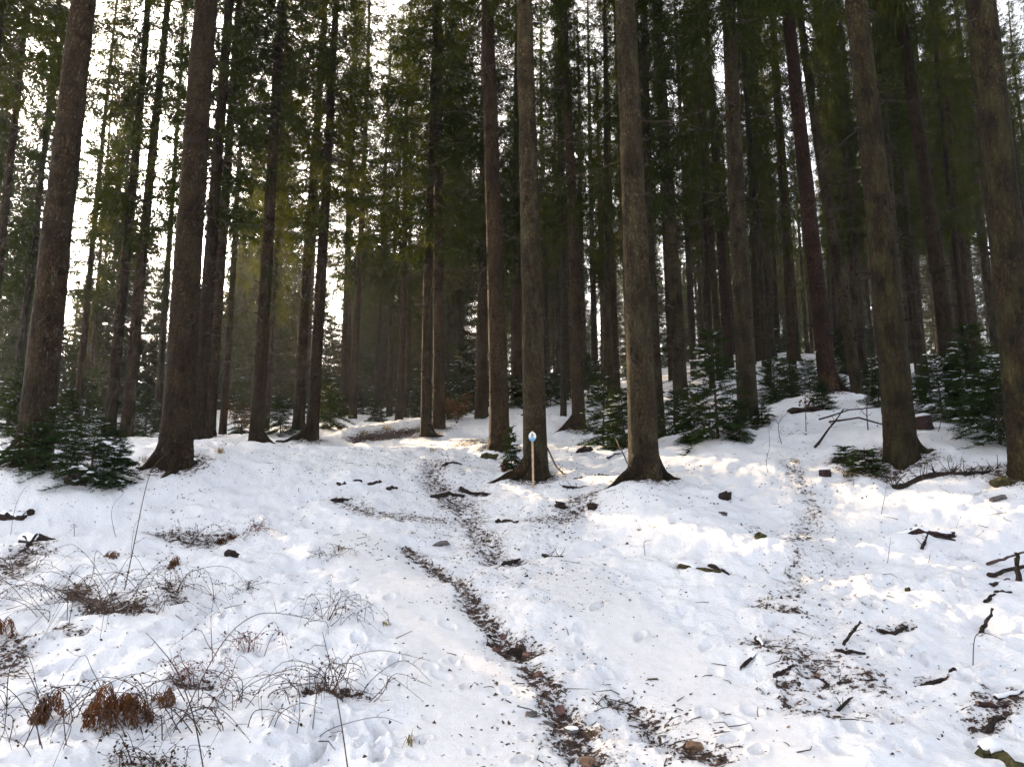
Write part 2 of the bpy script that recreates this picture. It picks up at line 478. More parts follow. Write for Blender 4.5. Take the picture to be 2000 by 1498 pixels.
def bark_mat(name, dark, light, lichen=None, lich_amt=0.0, furrow=1.0):
    m, t, b = mat(name)
    tc = N(t, 'ShaderNodeTexCoord'); oi = N(t, 'ShaderNodeObjectInfo')
    off = N(t, 'ShaderNodeVectorMath', operation='ADD')
    t.links.new(tc.outputs['Object'], off.inputs[0])
    comb = N(t, 'ShaderNodeCombineXYZ')
    t.links.new(math_n(t, 'MULTIPLY', oi.outputs['Random'], 37.0), comb.inputs[2]); t.links.new(comb.outputs[0], off.inputs[1])
    v = off.outputs[0]
    vs = mapping(t, v, (17, 17, 17 / (1.0 + 0.6 * furrow)))
    vor = N(t, 'ShaderNodeTexVoronoi', feature='DISTANCE_TO_EDGE'); vor.inputs['Scale'].default_value = 1.0
    wn = noise(t, v, 18, 3)
    wv = N(t, 'ShaderNodeVectorMath', operation='ADD'); t.links.new(vs, wv.inputs[0])
    sc = N(t, 'ShaderNodeVectorMath', operation='SCALE'); sc.inputs['Scale'].default_value = 1.6
    t.links.new(wn.outputs['Color'], sc.inputs[0]); t.links.new(sc.outputs[0], wv.inputs[1])
    t.links.new(wv.outputs[0], vor.inputs['Vector'])
    crack = ramp(t, vor.outputs['Distance'], [(0.0, (0, 0, 0)), (0.22, (1, 1, 1))])
    big = noise(t, mapping(t, v, (2.2, 2.2, 0.9)), 1.0, 5, 0.6)
    fine = noise(t, v, 60, 4, 0.7)
    c = mixc(t, ramp(t, big.outputs['Fac'], [(0.35, (0, 0, 0)), (0.68, (1, 1, 1))]).outputs[0], dark, light)
    c = mixc(t, ramp(t, fine.outputs['Fac'], [(0.3, (1, 1, 1)), (0.62, (0, 0, 0))]).outputs[0], c, tuple(x * 0.45 for x in dark))
    c = mixc(t, math_n(t, 'MULTIPLY_ADD', crack.outputs[0], -0.9, 0.9), c, tuple(x * 0.35 for x in dark))
    bn = noise(t, mapping(t, v, (1.6, 1.6, 3.4)), 1.0, 4, 0.6)           # darker knotty girdles at the old whorls
    c = mixc(t, ramp(t, bn.outputs['Fac'], [(0.50, (0, 0, 0)), (0.66, (0.8, 0.8, 0.8))]).outputs[0], c, tuple(x * 0.45 for x in dark))
    kv = N(t, 'ShaderNodeTexVoronoi'); kv.inputs['Scale'].default_value = 1.0      # round dark knots
    t.links.new(mapping(t, v, (5.5, 5.5, 3.2)), kv.inputs['Vector'])
    kf = math_n(t, 'ADD', kv.outputs['Distance'], math_n(t, 'MULTIPLY_ADD', fine.outputs['Fac'], 0.25, -0.12))
    c = mixc(t, ramp(t, kf, [(0.17, (0.95, 0.95, 0.95)), (0.30, (0, 0, 0))]).outputs[0], c, tuple(x * 0.3 for x in dark))
    if lichen:
        ln = noise(t, mapping(t, v, (5, 5, 1.6)), 1.0, 6, 0.65)
        c = mixc(t, math_n(t, 'MULTIPLY', ramp(t, ln.outputs['Fac'], [(0.45, (0, 0, 0)), (0.7, (1, 1, 1))]).outputs[0], lich_amt), c, lichen)
    var = mixc(t, oi.outputs['Random'], (0.8, 0.8, 0.8), (1.2, 1.15, 1.1))
    c = mixc(t, 1.0, c, var, 'MULTIPLY')
    t.links.new(c, b.inputs['Base Color']); b.inputs['Roughness'].default_value = 0.95
    b.inputs['Specular IOR Level'].default_value = 0.15
    h = math_n(t, 'ADD', crack.outputs[0], math_n(t, 'MULTIPLY', fine.outputs['Fac'], 0.8))
    bump(t, b, h, 1.0, 0.035)
    return m
BARK = {
 'brown': bark_mat('bark_brown', (0.038, 0.022, 0.010), (0.118, 0.072, 0.034), (0.085, 0.072, 0.036), 0.35),
 'grey': bark_mat('bark_grey', (0.036, 0.028, 0.016), (0.105, 0.083, 0.050), (0.085, 0.083, 0.052), 0.5),
 'dark': bark_mat('bark_dark', (0.031, 0.0185, 0.009), (0.09, 0.055, 0.026), (0.06, 0.052, 0.022), 0.35),
 'olive': bark_mat('bark_olive', (0.038, 0.027, 0.013), (0.118, 0.086, 0.044), (0.092, 0.088, 0.044), 0.55),
 'red': bark_mat('bark_red', (0.036, 0.018, 0.012), (0.105, 0.054, 0.036), None, 0, 2.2),
 'moss': bark_mat('bark_moss', (0.034, 0.023, 0.011), (0.10, 0.067, 0.033), (0.085, 0.084, 0.028), 0.65, 2.2),
}
def leafy(name, c1, c2, trans, rough_scale=3.0):
    m = bpy.data.materials.new(name); m.use_nodes = True; t = m.node_tree
    t.nodes.remove(t.nodes['Principled BSDF'])
    tc = N(t, 'ShaderNodeTexCoord'); oi = N(t, 'ShaderNodeObjectInfo')
    n = noise(t, tc.outputs['Object'], rough_scale, 3, 0.6)
    f = math_n(t, 'ADD', math_n(t, 'MULTIPLY', n.outputs['Fac'], 1.2), math_n(t, 'MULTIPLY_ADD', oi.outputs['Random'], 0.5, -0.4), clamp=True)
    c = mixc(t, f, c1, c2)
    d = N(t, 'ShaderNodeBsdfDiffuse'); tr = N(t, 'ShaderNodeBsdfTranslucent'); mx = N(t, 'ShaderNodeMixShader')
    t.links.new(c, d.inputs['Color'])
    t.links.new(mixc(t, 1.0, c, (2.9, 2.15, 0.5), 'MULTIPLY'), tr.inputs['Color'])
    mx.inputs[0].default_value = trans
    t.links.new(d.outputs[0], mx.inputs[1]); t.links.new(tr.outputs[0], mx.inputs[2])
    t.links.new(mx.outputs[0], t.nodes['Material Output'].inputs['Surface'])
    return m
NEEDLE = leafy('spruce_needles', (0.013, 0.024, 0.008), (0.034, 0.046, 0.014), 0.36, 0.6)
YOUNG = leafy('young_spruce_needles', (0.012, 0.026, 0.010), (0.027, 0.046, 0.016), 0.25, 4.0)
FERN = leafy('withered_fern', (0.06, 0.028, 0.016), (0.14, 0.068, 0.036), 0.25, 9.0)
BEECH = leafy('dry_beech_leaves', (0.07, 0.032, 0.016), (0.13, 0.068, 0.034), 0.2, 9.0)
DRYGRASS = leafy('dry_grass', (0.10, 0.09, 0.04), (0.22, 0.18, 0.09), 0.3, 9.0)
BRAMBLE_LEAF = leafy('bramble_leaves', (0.022, 0.02, 0.012), (0.06, 0.035, 0.02), 0.15, 9.0)
def plain(name, c1, c2, scale=20, rough=0.85, bmp=0.5, dist=0.01, detail=5):
    m, t, b = mat(name)
    tc = N(t, 'ShaderNodeTexCoord')
    n = noise(t, tc.outputs['Object'], scale, detail, 0.65)
    c = mixc(t, ramp(t, n.outputs['Fac'], [(0.35, (0, 0, 0)), (0.65, (1, 1, 1))]).outputs[0], c1, c2)
    t.links.new(c, b.inputs['Base Color']); b.inputs['Roughness'].default_value = rough
    b.inputs['Specular IOR Level'].default_value = 0.25
    if bmp: bump(t, b, n.outputs['Fac'], bmp, dist)
    return m
STUBM = plain('branch_stub', (0.010, 0.007, 0.005), (0.03, 0.022, 0.016), 9, 0.9, 0)
TWIG = plain('dead_twig', (0.025, 0.018, 0.013), (0.07, 0.053, 0.037), 9, 0.9, 0)
CANE = plain('bramble_cane', (0.03, 0.018, 0.014), (0.085, 0.05, 0.036), 14, 0.7, 0)
REDCANE = plain('red_cane', (0.09, 0.025, 0.02), (0.16, 0.06, 0.045), 14, 0.7, 0)
WOOD = plain('rotten_wood', (0.008, 0.006, 0.005), (0.045, 0.029, 0.022), 26, 0.95, 1.0, 0.03)
REDWOOD = plain('red_rotten_log', (0.014, 0.008, 0.008), (0.055, 0.027, 0.024), 22, 0.95, 1.0, 0.03)
MOSSY = plain('moss_on_wood', (0.018, 0.013, 0.008), (0.075, 0.07, 0.02), 13, 0.95, 0.9, 0.02)
STONE = plain('grey_stone', (0.05, 0.045, 0.042), (0.16, 0.145, 0.135), 14, 0.9, 0.6, 0.01)
REDSTONE = plain('red_brown_stone', (0.07, 0.035, 0.03), (0.2, 0.11, 0.09), 14, 0.9, 0.6, 0.01)
TANSTONE = plain('tan_stone', (0.13, 0.075, 0.045), (0.27, 0.17, 0.105), 14, 0.9, 0.6, 0.01)
POSTWOOD = plain('post_timber', (0.30, 0.20, 0.12), (0.55, 0.40, 0.26), 24, 0.8, 0.2, 0.004)
CUTWOOD = plain('cut_wood', (0.12, 0.07, 0.05), (0.24, 0.15, 0.1), 18, 0.9, 0.5, 0.01)
SNOW2 = plain('snow_on_things', (0.80, 0.81, 0.83), (0.86, 0.87, 0.88), 20, 0.6, 0.6, 0.01)
def flat(name, c, rough=0.5):
    m, t, b = mat(name)
    n = noise(t, N(t, 'ShaderNodeTexCoord').outputs['Object'], 40, 3)
    t.links.new(mixc(t, math_n(t, 'MULTIPLY', n.outputs['Fac'], 0.25), c, tuple(x * 0.7 for x in c)), b.inputs['Base Color'])
    b.inputs['Roughness'].default_value = rough
    return m

def ground_mat():
    m, t, b = mat('snow_and_litter')
    geo = N(t, 'ShaderNodeNewGeometry'); P = geo.outputs['Position']
    def attr(n):
        a = N(t, 'ShaderNodeAttribute'); a.attribute_name = n; return a.outputs['Fac']
    lit, tro, sl = attr('litter'), attr('trodden'), attr('slick')
    n1 = noise(t, P, 14, 6, 0.7)
    n2 = noise(t, mapping(t, P, (38, 38, 38)), 1.0, 4, 0.7)
    n3 = noise(t, P, 5, 5, 0.65)
    # litter factor
    n4 = noise(t, P, 7, 6, 0.72)
    gate = math_n(t, 'MINIMUM', 1.0, math_n(t, 'MULTIPLY', lit, 3.0))
    lf = math_n(t, 'ADD', math_n(t, 'MULTIPLY', lit, 0.85), math_n(t, 'MULTIPLY', gate, math_n(t, 'MULTIPLY_ADD', n1.outputs['Fac'], 2.4, -1.2)))
    lf = math_n(t, 'ADD', lf, math_n(t, 'MULTIPLY', gate, math_n(t, 'MULTIPLY_ADD', n4.outputs['Fac'], 1.8, -0.9)))
    lf = math_n(t, 'ADD', lf, math_n(t, 'MULTIPLY', gate, math_n(t, 'MULTIPLY_ADD', n2.outputs['Fac'], 1.6, -0.8)))
    lf = ramp(t, lf, [(0.56, (0, 0, 0)), (0.68, (1, 1, 1))]).outputs[0]
    # specks of bark and needles on trodden snow
    vr = N(t, 'ShaderNodeTexVoronoi'); vr.inputs['Scale'].default_value = 26
    dist = noise(t, P, 30, 3)
    va = N(t, 'ShaderNodeVectorMath', operation='MULTIPLY_ADD'); t.links.new(dist.outputs['Color'], va.inputs[0])
    va.inputs[1].default_value = (0.06, 0.06, 0.06); t.links.new(P, va.inputs[2]); t.links.new(va.outputs[0], vr.inputs['Vector'])
    sz = math_n(t, 'MULTIPLY', tro, math_n(t, 'MULTIPLY_ADD', n3.outputs['Fac'], 1.6, -0.45, clamp=True))
    rr = N(t, 'ShaderNodeSeparateColor'); t.links.new(vr.outputs['Color'], rr.inputs[0])
    keep = math_n(t, 'LESS_THAN', rr.outputs[0], math_n(t, 'ADD', math_n(t, 'MULTIPLY', sz, 0.8), 0.003))
    spk = math_n(t, 'MULTIPLY', keep, math_n(t, 'LESS_THAN', vr.outputs['Distance'], math_n(t, 'MULTIPLY_ADD', rr.outputs[1], 0.3, 0.12)))
    snow = mixc(t, n3.outputs['Fac'], (0.82, 0.82, 0.83), (0.88, 0.88, 0.89))
    dirty = mixc(t, n1.outputs['Fac'], (0.5, 0.46, 0.42), (0.78, 0.76, 0.74))
    snow = mixc(t, math_n(t, 'MULTIPLY', tro, ramp(t, n1.outputs['Fac'], [(0.42, (0, 0, 0)), (0.66, (1, 1, 1))]).outputs[0]), snow, dirty)
    halo = math_n(t, 'MULTIPLY', ramp(t, lit, [(0.08, (0, 0, 0)), (0.8, (1, 1, 1))]).outputs[0], ramp(t, n4.outputs['Fac'], [(0.38, (0.15, 0.15, 0.15)), (0.62, (1, 1, 1))]).outputs[0])
    snow = mixc(t, math_n(t, 'MULTIPLY', halo, 0.75), snow, (0.40, 0.34, 0.29))
    snow = mixc(t, math_n(t, 'MULTIPLY', sl, math_n(t, 'MULTIPLY_ADD', n1.outputs['Fac'], 1.6, -0.2, clamp=True)), snow, (0.74, 0.715, 0.69))
    brown = mixc(t, n2.outputs['Fac'], (0.012, 0.008, 0.006), (0.115, 0.062, 0.045))
    brown = mixc(t, ramp(t, n1.outputs['Fac'], [(0.5, (0, 0, 0)), (0.62, (1, 1, 1))]).outputs[0], brown, (0.05, 0.032, 0.024))
    c = mixc(t, spk, snow, (0.035, 0.026, 0.02))
    c = mixc(t, lf, c, brown)
    t.links.new(c, b.inputs['Base Color'])
    b.inputs['Roughness'].default_value = 0.75; b.inputs['Specular IOR Level'].default_value = 0.2
    hn = noise(t, P, 22, 7, 0.65)
    hb = noise(t, P, 90, 3, 0.6)
    h = math_n(t, 'ADD', math_n(t, 'MULTIPLY', hn.outputs['Fac'], math_n(t, 'MULTIPLY_ADD', sl, -0.7, 1.0)), math_n(t, 'MULTIPLY', hb.outputs['Fac'], 0.2))
    h = math_n(t, 'ADD', h, math_n(t, 'MULTIPLY', lf, math_n(t, 'MULTIPLY_ADD', n2.outputs['Fac'], 0.9, -0.9)))
    bump(t, b, h, 0.75, 0.04)
    return m

# ------------------------------------------------------------------ ground sheet
def make_ground():
    a_in = np.linspace(R(-47), R(47), 720)
    a_out = np.linspace(R(47), R(313), 90)[1:-1]
    ang = np.concatenate([a_in, a_out])
    r = [0.35, 0.8, 1.4, 2.0, 2.6, 3.2]
    while r[-1] < 26: r.append(r[-1] * 1.0058)
    while r[-1] < 60: r.append(r[-1] * 1.015)
    while r[-1] < 420: r.append(r[-1] * 1.05)
    r = np.array(r)
    A, RR = np.meshgrid(ang, r)
    x = (RR * np.sin(A)).ravel(); y = (RR * np.cos(A)).ravel()
    z, lit, tro, sl = ground_z(x, y, True)
    na, nr = len(ang), len(r)
    V = np.column_stack([x, y, z])
    V = np.vstack([V, [[0, 0, gz(0, 0)]]])
    i = np.arange(nr - 1)[:, None]; j = np.arange(na)[None, :]; j2 = (j + 1) % na
    q = np.stack([i * na + j + 0 * j2, i * na + j2, (i + 1) * na + j2, (i + 1) * na + j], -1).reshape(-1, 4)[:, ::-1]
    c = len(V) - 1
    tri = np.stack([np.full(na, c), (np.arange(na) + 1) % na, np.arange(na)], -1)
    me = bpy.data.meshes.new('ground')
    me.vertices.add(len(V)); me.vertices.foreach_set('co', V.ravel().astype(np.float32))
    nl = q.size + tri.size
    me.loops.add(nl); me.loops.foreach_set('vertex_index', np.concatenate([q.ravel(), tri.ravel()]).astype(np.int32))
    me.polygons.add(len(q) + len(tri))
    me.polygons.foreach_set('loop_start', np.concatenate([np.arange(0, q.size, 4), q.size + np.arange(0, tri.size, 3)]).astype(np.int32))
    me.update(calc_edges=True)
    me.polygons.foreach_set('use_smooth', np.ones(len(me.polygons), bool))
    for nme, arr in (('litter', lit), ('trodden', tro), ('slick', sl)):
        at = me.attributes.new(nme, 'FLOAT', 'POINT')
        at.data.foreach_set('value', np.append(arr, 0).astype(np.float32))
    me.materials.append(ground_mat())
    me.update()
    return link('ground', me, kind='structure', label='snow-covered forest floor with worn leaf-littered footpath')
make_ground()

# ------------------------------------------------------------------ trunks
def trunk_mesh(seed, r0, H, sides=20, flare=1.0, roots=None, detail=1.0, mat_=None):
    rs = np.random.RandomState(seed)
    hs = np.concatenate([[-0.35, -0.1], np.linspace(0, 0.9, int(8 * detail) + 3), np.linspace(1.15, H * 0.62, int(22 * detail) + 4), np.linspace(H * 0.66, H, 8)])
    th = np.linspace(0, 2 * np.pi, sides, endpoint=False)
    nl = rs.randint(4, 7); ph = rs.rand(nl) * 2 * np.pi; amp = rs.uniform(0.5, 1.2, nl)
    if roots:
        ph = np.concatenate([ph[:3], [a for a, _ in roots]]); amp = np.concatenate([amp[:3] * 0.7, [min(b, 1.0) * 0.85 for _, b in roots]])
    lobes = sum(a * np.exp(-((np.angle(np.exp(1j * (th - p)))) / 0.27) ** 2) for p, a in zip(ph, amp))
    bx, by = rs.uniform(-1, 1, 2) * 0.10; p1 = rs.rand(2) * 6
    V = []
    for k, h in enumerate(hs):
        tp = max(1 - h / H, 0.0)
        r = r0 * (0.12 + 0.88 * tp ** 0.75) / 0.97
        hh = max(h, 0)
        f = flare * (0.30 * np.exp(-hh / 0.24) * (0.25 + lobes) + 0.10 * np.exp(-hh / 1.1))
        irr = 1 + 0.018 * np.sin(3 * th + h * 1.7 + p1[0]) + 0.014 * np.sin(5 * th - h * 3.1 + p1[1]) + rs.normal(0, 0.010, sides)
        f = f * (1 + rs.normal(0, 0.16, sides) * np.exp(-hh / 0.5))
        if h < 0: f = f * (1 + 0.8 * abs(h))
        if k == len(hs) - 1: r = 0.01
        rad = r * (irr + f)
        cx = bx * math.sin(h * 0.22 + p1[0]) - bx * math.sin(p1[0]); cy_ = by * math.sin(h * 0.19 + p1[1]) - by * math.sin(p1[1])
        V.append(np.column_stack([cx + rad * np.cos(th), cy_ + rad * np.sin(th), np.full(sides, h)]))
    V = np.vstack(V)
    n = len(hs); i = np.arange(n - 1)[:, None]; j = np.arange(sides)[None, :]; j2 = (j + 1) % sides
    q = np.stack([i * sides + j + 0 * j2, i * sides + j2, (i + 1) * sides + j2, (i + 1) * sides + j], -1).reshape(-1, 4)
    me = bpy.data.meshes.new('trunk')
    me.from_pydata(V.tolist(), [], q.tolist())
    me.polygons.foreach_set('use_smooth', [True] * len(me.polygons))
    if mat_: me.materials.append(mat_)
    return me

# ------------------------------------------------------------------ needles
def sprays(P, D, L, K, tw, wd, rs, sag=0.25, updown=0.28):
    """n little needle sprays: K twiglet triangles each, alternately left and right of an axis that starts at P along D."""
    n = len(P)
    up = np.array([0, 0, 1.0])
    S = np.cross(D, up); S /= (np.linalg.norm(S, axis=1, keepdims=True) + 1e-6)
    roll = rs.uniform(-0.8, 0.8, n)[:, None]
    S = S * np.cos(roll) + np.cross(D, S) * np.sin(roll)
    out = []
    for k in range(K):
        t = (k + rs.uniform(0.1, 0.9, n)) / K
        A = P + D * (t * L)[:, None]; A[:, 2] -= sag * (t * L) ** 2
        sd = 1 if k % 2 else -1
        last = k == K - 1
        dirv = D * 0.75 + S * (0 if last else sd * 0.8) + rs.normal(0, 0.18, (n, 3)); dirv[:, 2] -= updown
        dirv /= np.linalg.norm(dirv, axis=1, keepdims=True)
        l = tw * rs.uniform(0.65, 1.25, n) * (1.05 - 0.45 * t)
        w2 = wd * rs.uniform(0.7, 1.3, n)
        tip = A + dirv * l[:, None]
        pr = np.cross(dirv, S + rs.normal(0, 0.5, (n, 3))); pr /= (np.linalg.norm(pr, axis=1, keepdims=True) + 1e-6)
        pd = D * 0.6 + pr * 0.5
        b1 = A + pd * (w2 * 0.5)[:, None]; b2 = A - pd * (w2 * 0.5)[:, None]
        out.append(np.stack([b1, b2, tip], 1))
    return np.concatenate(out, 0)

def crown_parts(seed, H, cb, Lmax, whorl=0.41, per=6, lat=0.105, K=9, tw=0.23, wd=0.050, droop=0.35, top_pow=0.75, gap=0.12, hang=0.4, latlen=0.55):
    rs = np.random.RandomState(seed); P = []; D = []; L = []
    wood = MB()
    h = cb
    while h < H - 0.4:
        f = (H - h) / (H - cb)
        base = Lmax * min(1.0, f ** top_pow * 1.15) * (0.75 if f > 0.92 else 1.0)
        a0 = rs.rand() * 6.28
        for k in range(per):
            if rs.rand() < gap: continue
            az = a0 + 6.283 * k / per + rs.normal(0, 0.25)
            Lb = base * rs.uniform(0.55, 1.15)
            if Lb < 0.25: Lb = 0.25
            dr = droop * (0.4 + 0.9 * f) * rs.uniform(0.6, 1.3)
            rise = 0.35 * (1 - f)
            hb = h + rs.normal(0, 0.12)
            d2 = np.array([math.cos(az), math.sin(az), 0]); sd = np.array([-d2[1], d2[0], 0])
            def pos(t): return d2 * Lb * t + np.array([0, 0, hb + Lb * (rise * t - dr * t + dr * 0.55 * t * t * t)])
            wood.tube([pos(q) for q in (0, 0.35, 0.7, 1.0)], [0.012 + 0.010 * Lb, 0.008 + 0.007 * Lb, 0.008, 0.004], 3, False)
            nl = max(4, int(Lb / lat))
            for q in range(nl):
                t = 0.12 + 0.88 * (q + rs.rand()) / nl
                if t < 0.3 and rs.rand() < 0.55 and Lb > 1.5: continue
                for s in (-1, 1):
                    p = pos(t)
                    if rs.rand() < hang * (0.4 + f):
                        dd = d2 * 0.35 + sd * s * 0.25 + np.array([0, 0, -1.0]); ll = latlen * rs.uniform(0.5, 1.25)
                    else:
                        dd = d2 * 0.75 + sd * s * rs.uniform(0.6, 1.0) + np.array([0, 0, -0.25 + rs.normal(0, 0.15)])
                        ll = latlen * (1.25 - 0.75 * t) * rs.uniform(0.6, 1.2) * min(1, 0.45 + Lb / 2.5)
                    P.append(p); D.append(dd / np.linalg.norm(dd)); L.append(ll)
            P.append(pos(0.97)); D.append(d2 * 0.9 + np.array([0, 0, 0.1])); L.append(0.3)
        h += whorl * rs.uniform(0.8, 1.2) * (0.65 + 0.35 * f)
    P = np.array(P); D = np.array(D); L = np.array(L)
    return sprays(P, D, L, K, tw, wd, rs), wood

CROWNS = {}
for nme, kw in {
    'high': dict(seed=1, H=29, cb=12.5, Lmax=3.1),
    'high2': dict(seed=2, H=27, cb=10.5, Lmax=3.0),
    'mid': dict(seed=3, H=27, cb=7.8, Lmax=2.85, gap=0.17),
    'mid2': dict(seed=4, H=26, cb=6.4, Lmax=2.65, gap=0.23, hang=0.55),
    'mid3': dict(seed=5, H=28, cb=8.6, Lmax=3.0, gap=0.14),
    'sparse': dict(seed=8, H=27, cb=7.2, Lmax=2.45, gap=0.36, whorl=0.47),
    'low': dict(seed=6, H=15, cb=0.8, Lmax=2.6, whorl=0.34, lat=0.13, tw=0.26, wd=0.07),
}.items():
    T, wood = crown_parts(**kw)
    me = tri_mesh('crown', T, NEEDLE)
    wm = wood.mesh('crown_wood', TWIG)
    # needles and twigs of a crown are one mesh with two materials
    bm = bmesh.new(); bm.from_mesh(me)
    n0 = len(bm.faces); bm.from_mesh(wm); bm.faces.ensure_lookup_table()
    for fc in bm.faces[n0:]: fc.material_index = 1
    bm.to_mesh(me); bm.free(); me.materials.append(TWIG)
    bpy.data.meshes.remove(wm)
    CROWNS[nme] = (me, kw['H'], kw['cb'])

def dead_branch_mesh(seed, L):
    rs = np.random.RandomState(seed); m = MB()
    pts = []; z = 0; y = 0; dz = rs.uniform(-0.45, 0.1)
    for k in range(6):
        t = k / 5
        pts.append((L * t, y, z)); z += L / 5 * (dz + 0.12 * t) + rs.normal(0, 0.02 * L); y += rs.normal(0, 0.035 * L)
    m.tube(pts, [0.011, 0.009, 0.007, 0.006, 0.004, 0.003], 4)
    for k in range(rs.randint(4, 9)):
        i = rs.randint(1, 5); p = np.array(pts[i]) + (np.array(pts[i + 1]) - np.array(pts[i])) * rs.rand()
        d = np.array([rs.uniform(0.3, 0.8), rs.choice([-1, 1]) * rs.uniform(0.4, 1), rs.uniform(-0.7, 0.1)]) * L * rs.uniform(0.12, 0.3)
        m.tube([p, p + d * 0.5 + np.array([0, 0, -0.01]), p + d], [0.005, 0.004, 0.002], 3, False)
    return m.mesh('dead_branch', TWIG)
DEADM = [dead_branch_mesh(50 + k, Lx) for k, Lx in enumerate((0.8, 1.1, 1.5, 1.9, 2.3, 0.6))]
def dead_mass(seed, h0, h1, n, Lr=(0.5, 1.9)):
    """Fine dead twigs below the living crown, too fine to pick apart."""
    rs = np.random.RandomState(seed); m = MB()
    for _ in range(n):
        h = rs.uniform(h0, h1); a = rs.rand() * 6.28; L = rs.uniform(*Lr)
        d = np.array([math.cos(a), math.sin(a), 0]); dz = rs.uniform(-0.6, 0.05)
        p = [d * L * t + np.array([0, 0, h + L * dz * t + 0.15 * L * t * t]) + rs.normal(0, 0.03, 3) * t for t in (0, .35, .7, 1)]
        m.tube(p, [0.014, 0.010, 0.007, 0.003], 3, False)
        for k in range(5):
            t = rs.uniform(0.25, 0.95); q = d * L * t + np.array([0, 0, h + L * dz * t + 0.15 * L * t * t])
            s = np.array([-d[1], d[0], 0]) * rs.choice([-1, 1]) * rs.uniform(0.4, 1) + d * 0.5 + np.array([0, 0, rs.uniform(-0.8, 0)])
            m.tube([q, q + s * L * 0.22], [0.006, 0.002], 3, False)
    return m.mesh('dead_twigs', TWIG)
MASS = [dead_mass(80 + k, 2.5, 11.0, 46) for k in range(4)]
def stub_mesh(seed, r0, H, top):
    """Rings of short broken branch stubs round a trunk."""
    rs = np.random.RandomState(seed); m = MB(); h = rs.uniform(0.8, 1.6)
    while h < top:
        r = r0 * (0.12 + 0.88 * (1 - h / H) ** 0.75)
        for _ in range(rs.randint(2, 6)):
            a = rs.rand() * 6.28; L = rs.choice([0.03, 0.04, 0.06, 0.12, 0.22], p=[.3, .3, .2, .12, .08]); hh = h + rs.normal(0, 0.05)
            d = np.array([math.cos(a), math.sin(a), rs.uniform(-0.3, 0.35)])
            b0 = np.array([0, 0, hh]) + d * r * 0.85
            m.tube([b0, b0 + d * (0.15 * r + L * 0.4), b0 + d * (0.15 * r + L)], [0.042, 0.026, 0.011], 5)
        h += rs.uniform(0.3, 0.6)
    return m.mesh('branch_stub', STUBM)

def bough_mesh(seed, L=1.8, droop=0.5, K=8):
    """One living drooping spruce bough."""
    rs = np.random.RandomState(seed); P = []; D = []; Ls = []; wd = MB()
    def pos(t): return np.array([L * t * (1 - 0.15 * t), 0, -L * droop * t * t + 0.02 * math.sin(t * 9)])
    wd.tube([pos(q) for q in (0, .3, .6, 1)], [0.018, 0.013, 0.008, 0.004], 4)
    for q in range(int(L / 0.05)):
        t = 0.2 + 0.8 * rs.rand(); s = rs.choice([-1, 1])
        dd = np.array([0.6, s * rs.uniform(0.4, 1), -rs.uniform(0.1, 1.4)])
        P.append(pos(t)); D.append(dd / np.linalg.norm(dd)); Ls.append(rs.uniform(0.2, 0.5) * (1.2 - 0.5 * t))
    T = sprays(np.array(P), np.array(D), np.array(Ls), K, 0.11, 0.03, rs)
    me = tri_mesh('green_bough', T, NEEDLE); wm = wd.mesh('w', TWIG)
    bm = bmesh.new(); bm.from_mesh(me); n0 = len(bm.faces); bm.from_mesh(wm); bm.faces.ensure_lookup_table()
    for fc in bm.faces[n0:]: fc.material_index = 1
    bm.to_mesh(me); bm.free(); me.materials.append(TWIG); bpy.data.meshes.remove(wm)
    return me
BOUGHS = [bough_mesh(90, 1.9, 0.45), bough_mesh(91, 1.4, 0.8), bough_mesh(92, 2.3, 0.3)]

# ------------------------------------------------------------------ plant the named trees
# places on the snow that the sun reaches in the photograph: no crown may grow across these lines of light
SUNNY = [spot(*p) for p in [(1215, 985), (1260, 1000), (1300, 1015), (1350, 1035), (1400, 1052), (1450, 1070), (1600, 1010), (1680, 1030), (1740, 1045),
                            (850, 885), (870, 900), (940, 920), (985, 935), (1100, 890)]]
def shades(x, y, z, H, cb, Lm):
    hx, hy = math.sin(SUN_AZ), math.cos(SUN_AZ); tn = math.tan(SUN_EL)
    for p in SUNNY:
        a = (x - p.x) * hx + (y - p.y) * hy
        if a <= 0: continue
        b = abs((x - p.x) * hy - (y - p.y) * hx); h = p.z + a * tn - z
        if cb - 1 < h < H and b < 0.25 + Lm * max(0.12, min(1, ((H - h) / (H - cb)) ** 0.75)): return True
    return False
def align(o, axis, spin):
    q = Vector((0, 0, 1)).rotation_difference(Vector(axis)) @ Matrix.Rotation(spin, 3, 'Z').to_quaternion()
    o.rotation_mode = 'QUATERNION'; o.rotation_quaternion = q
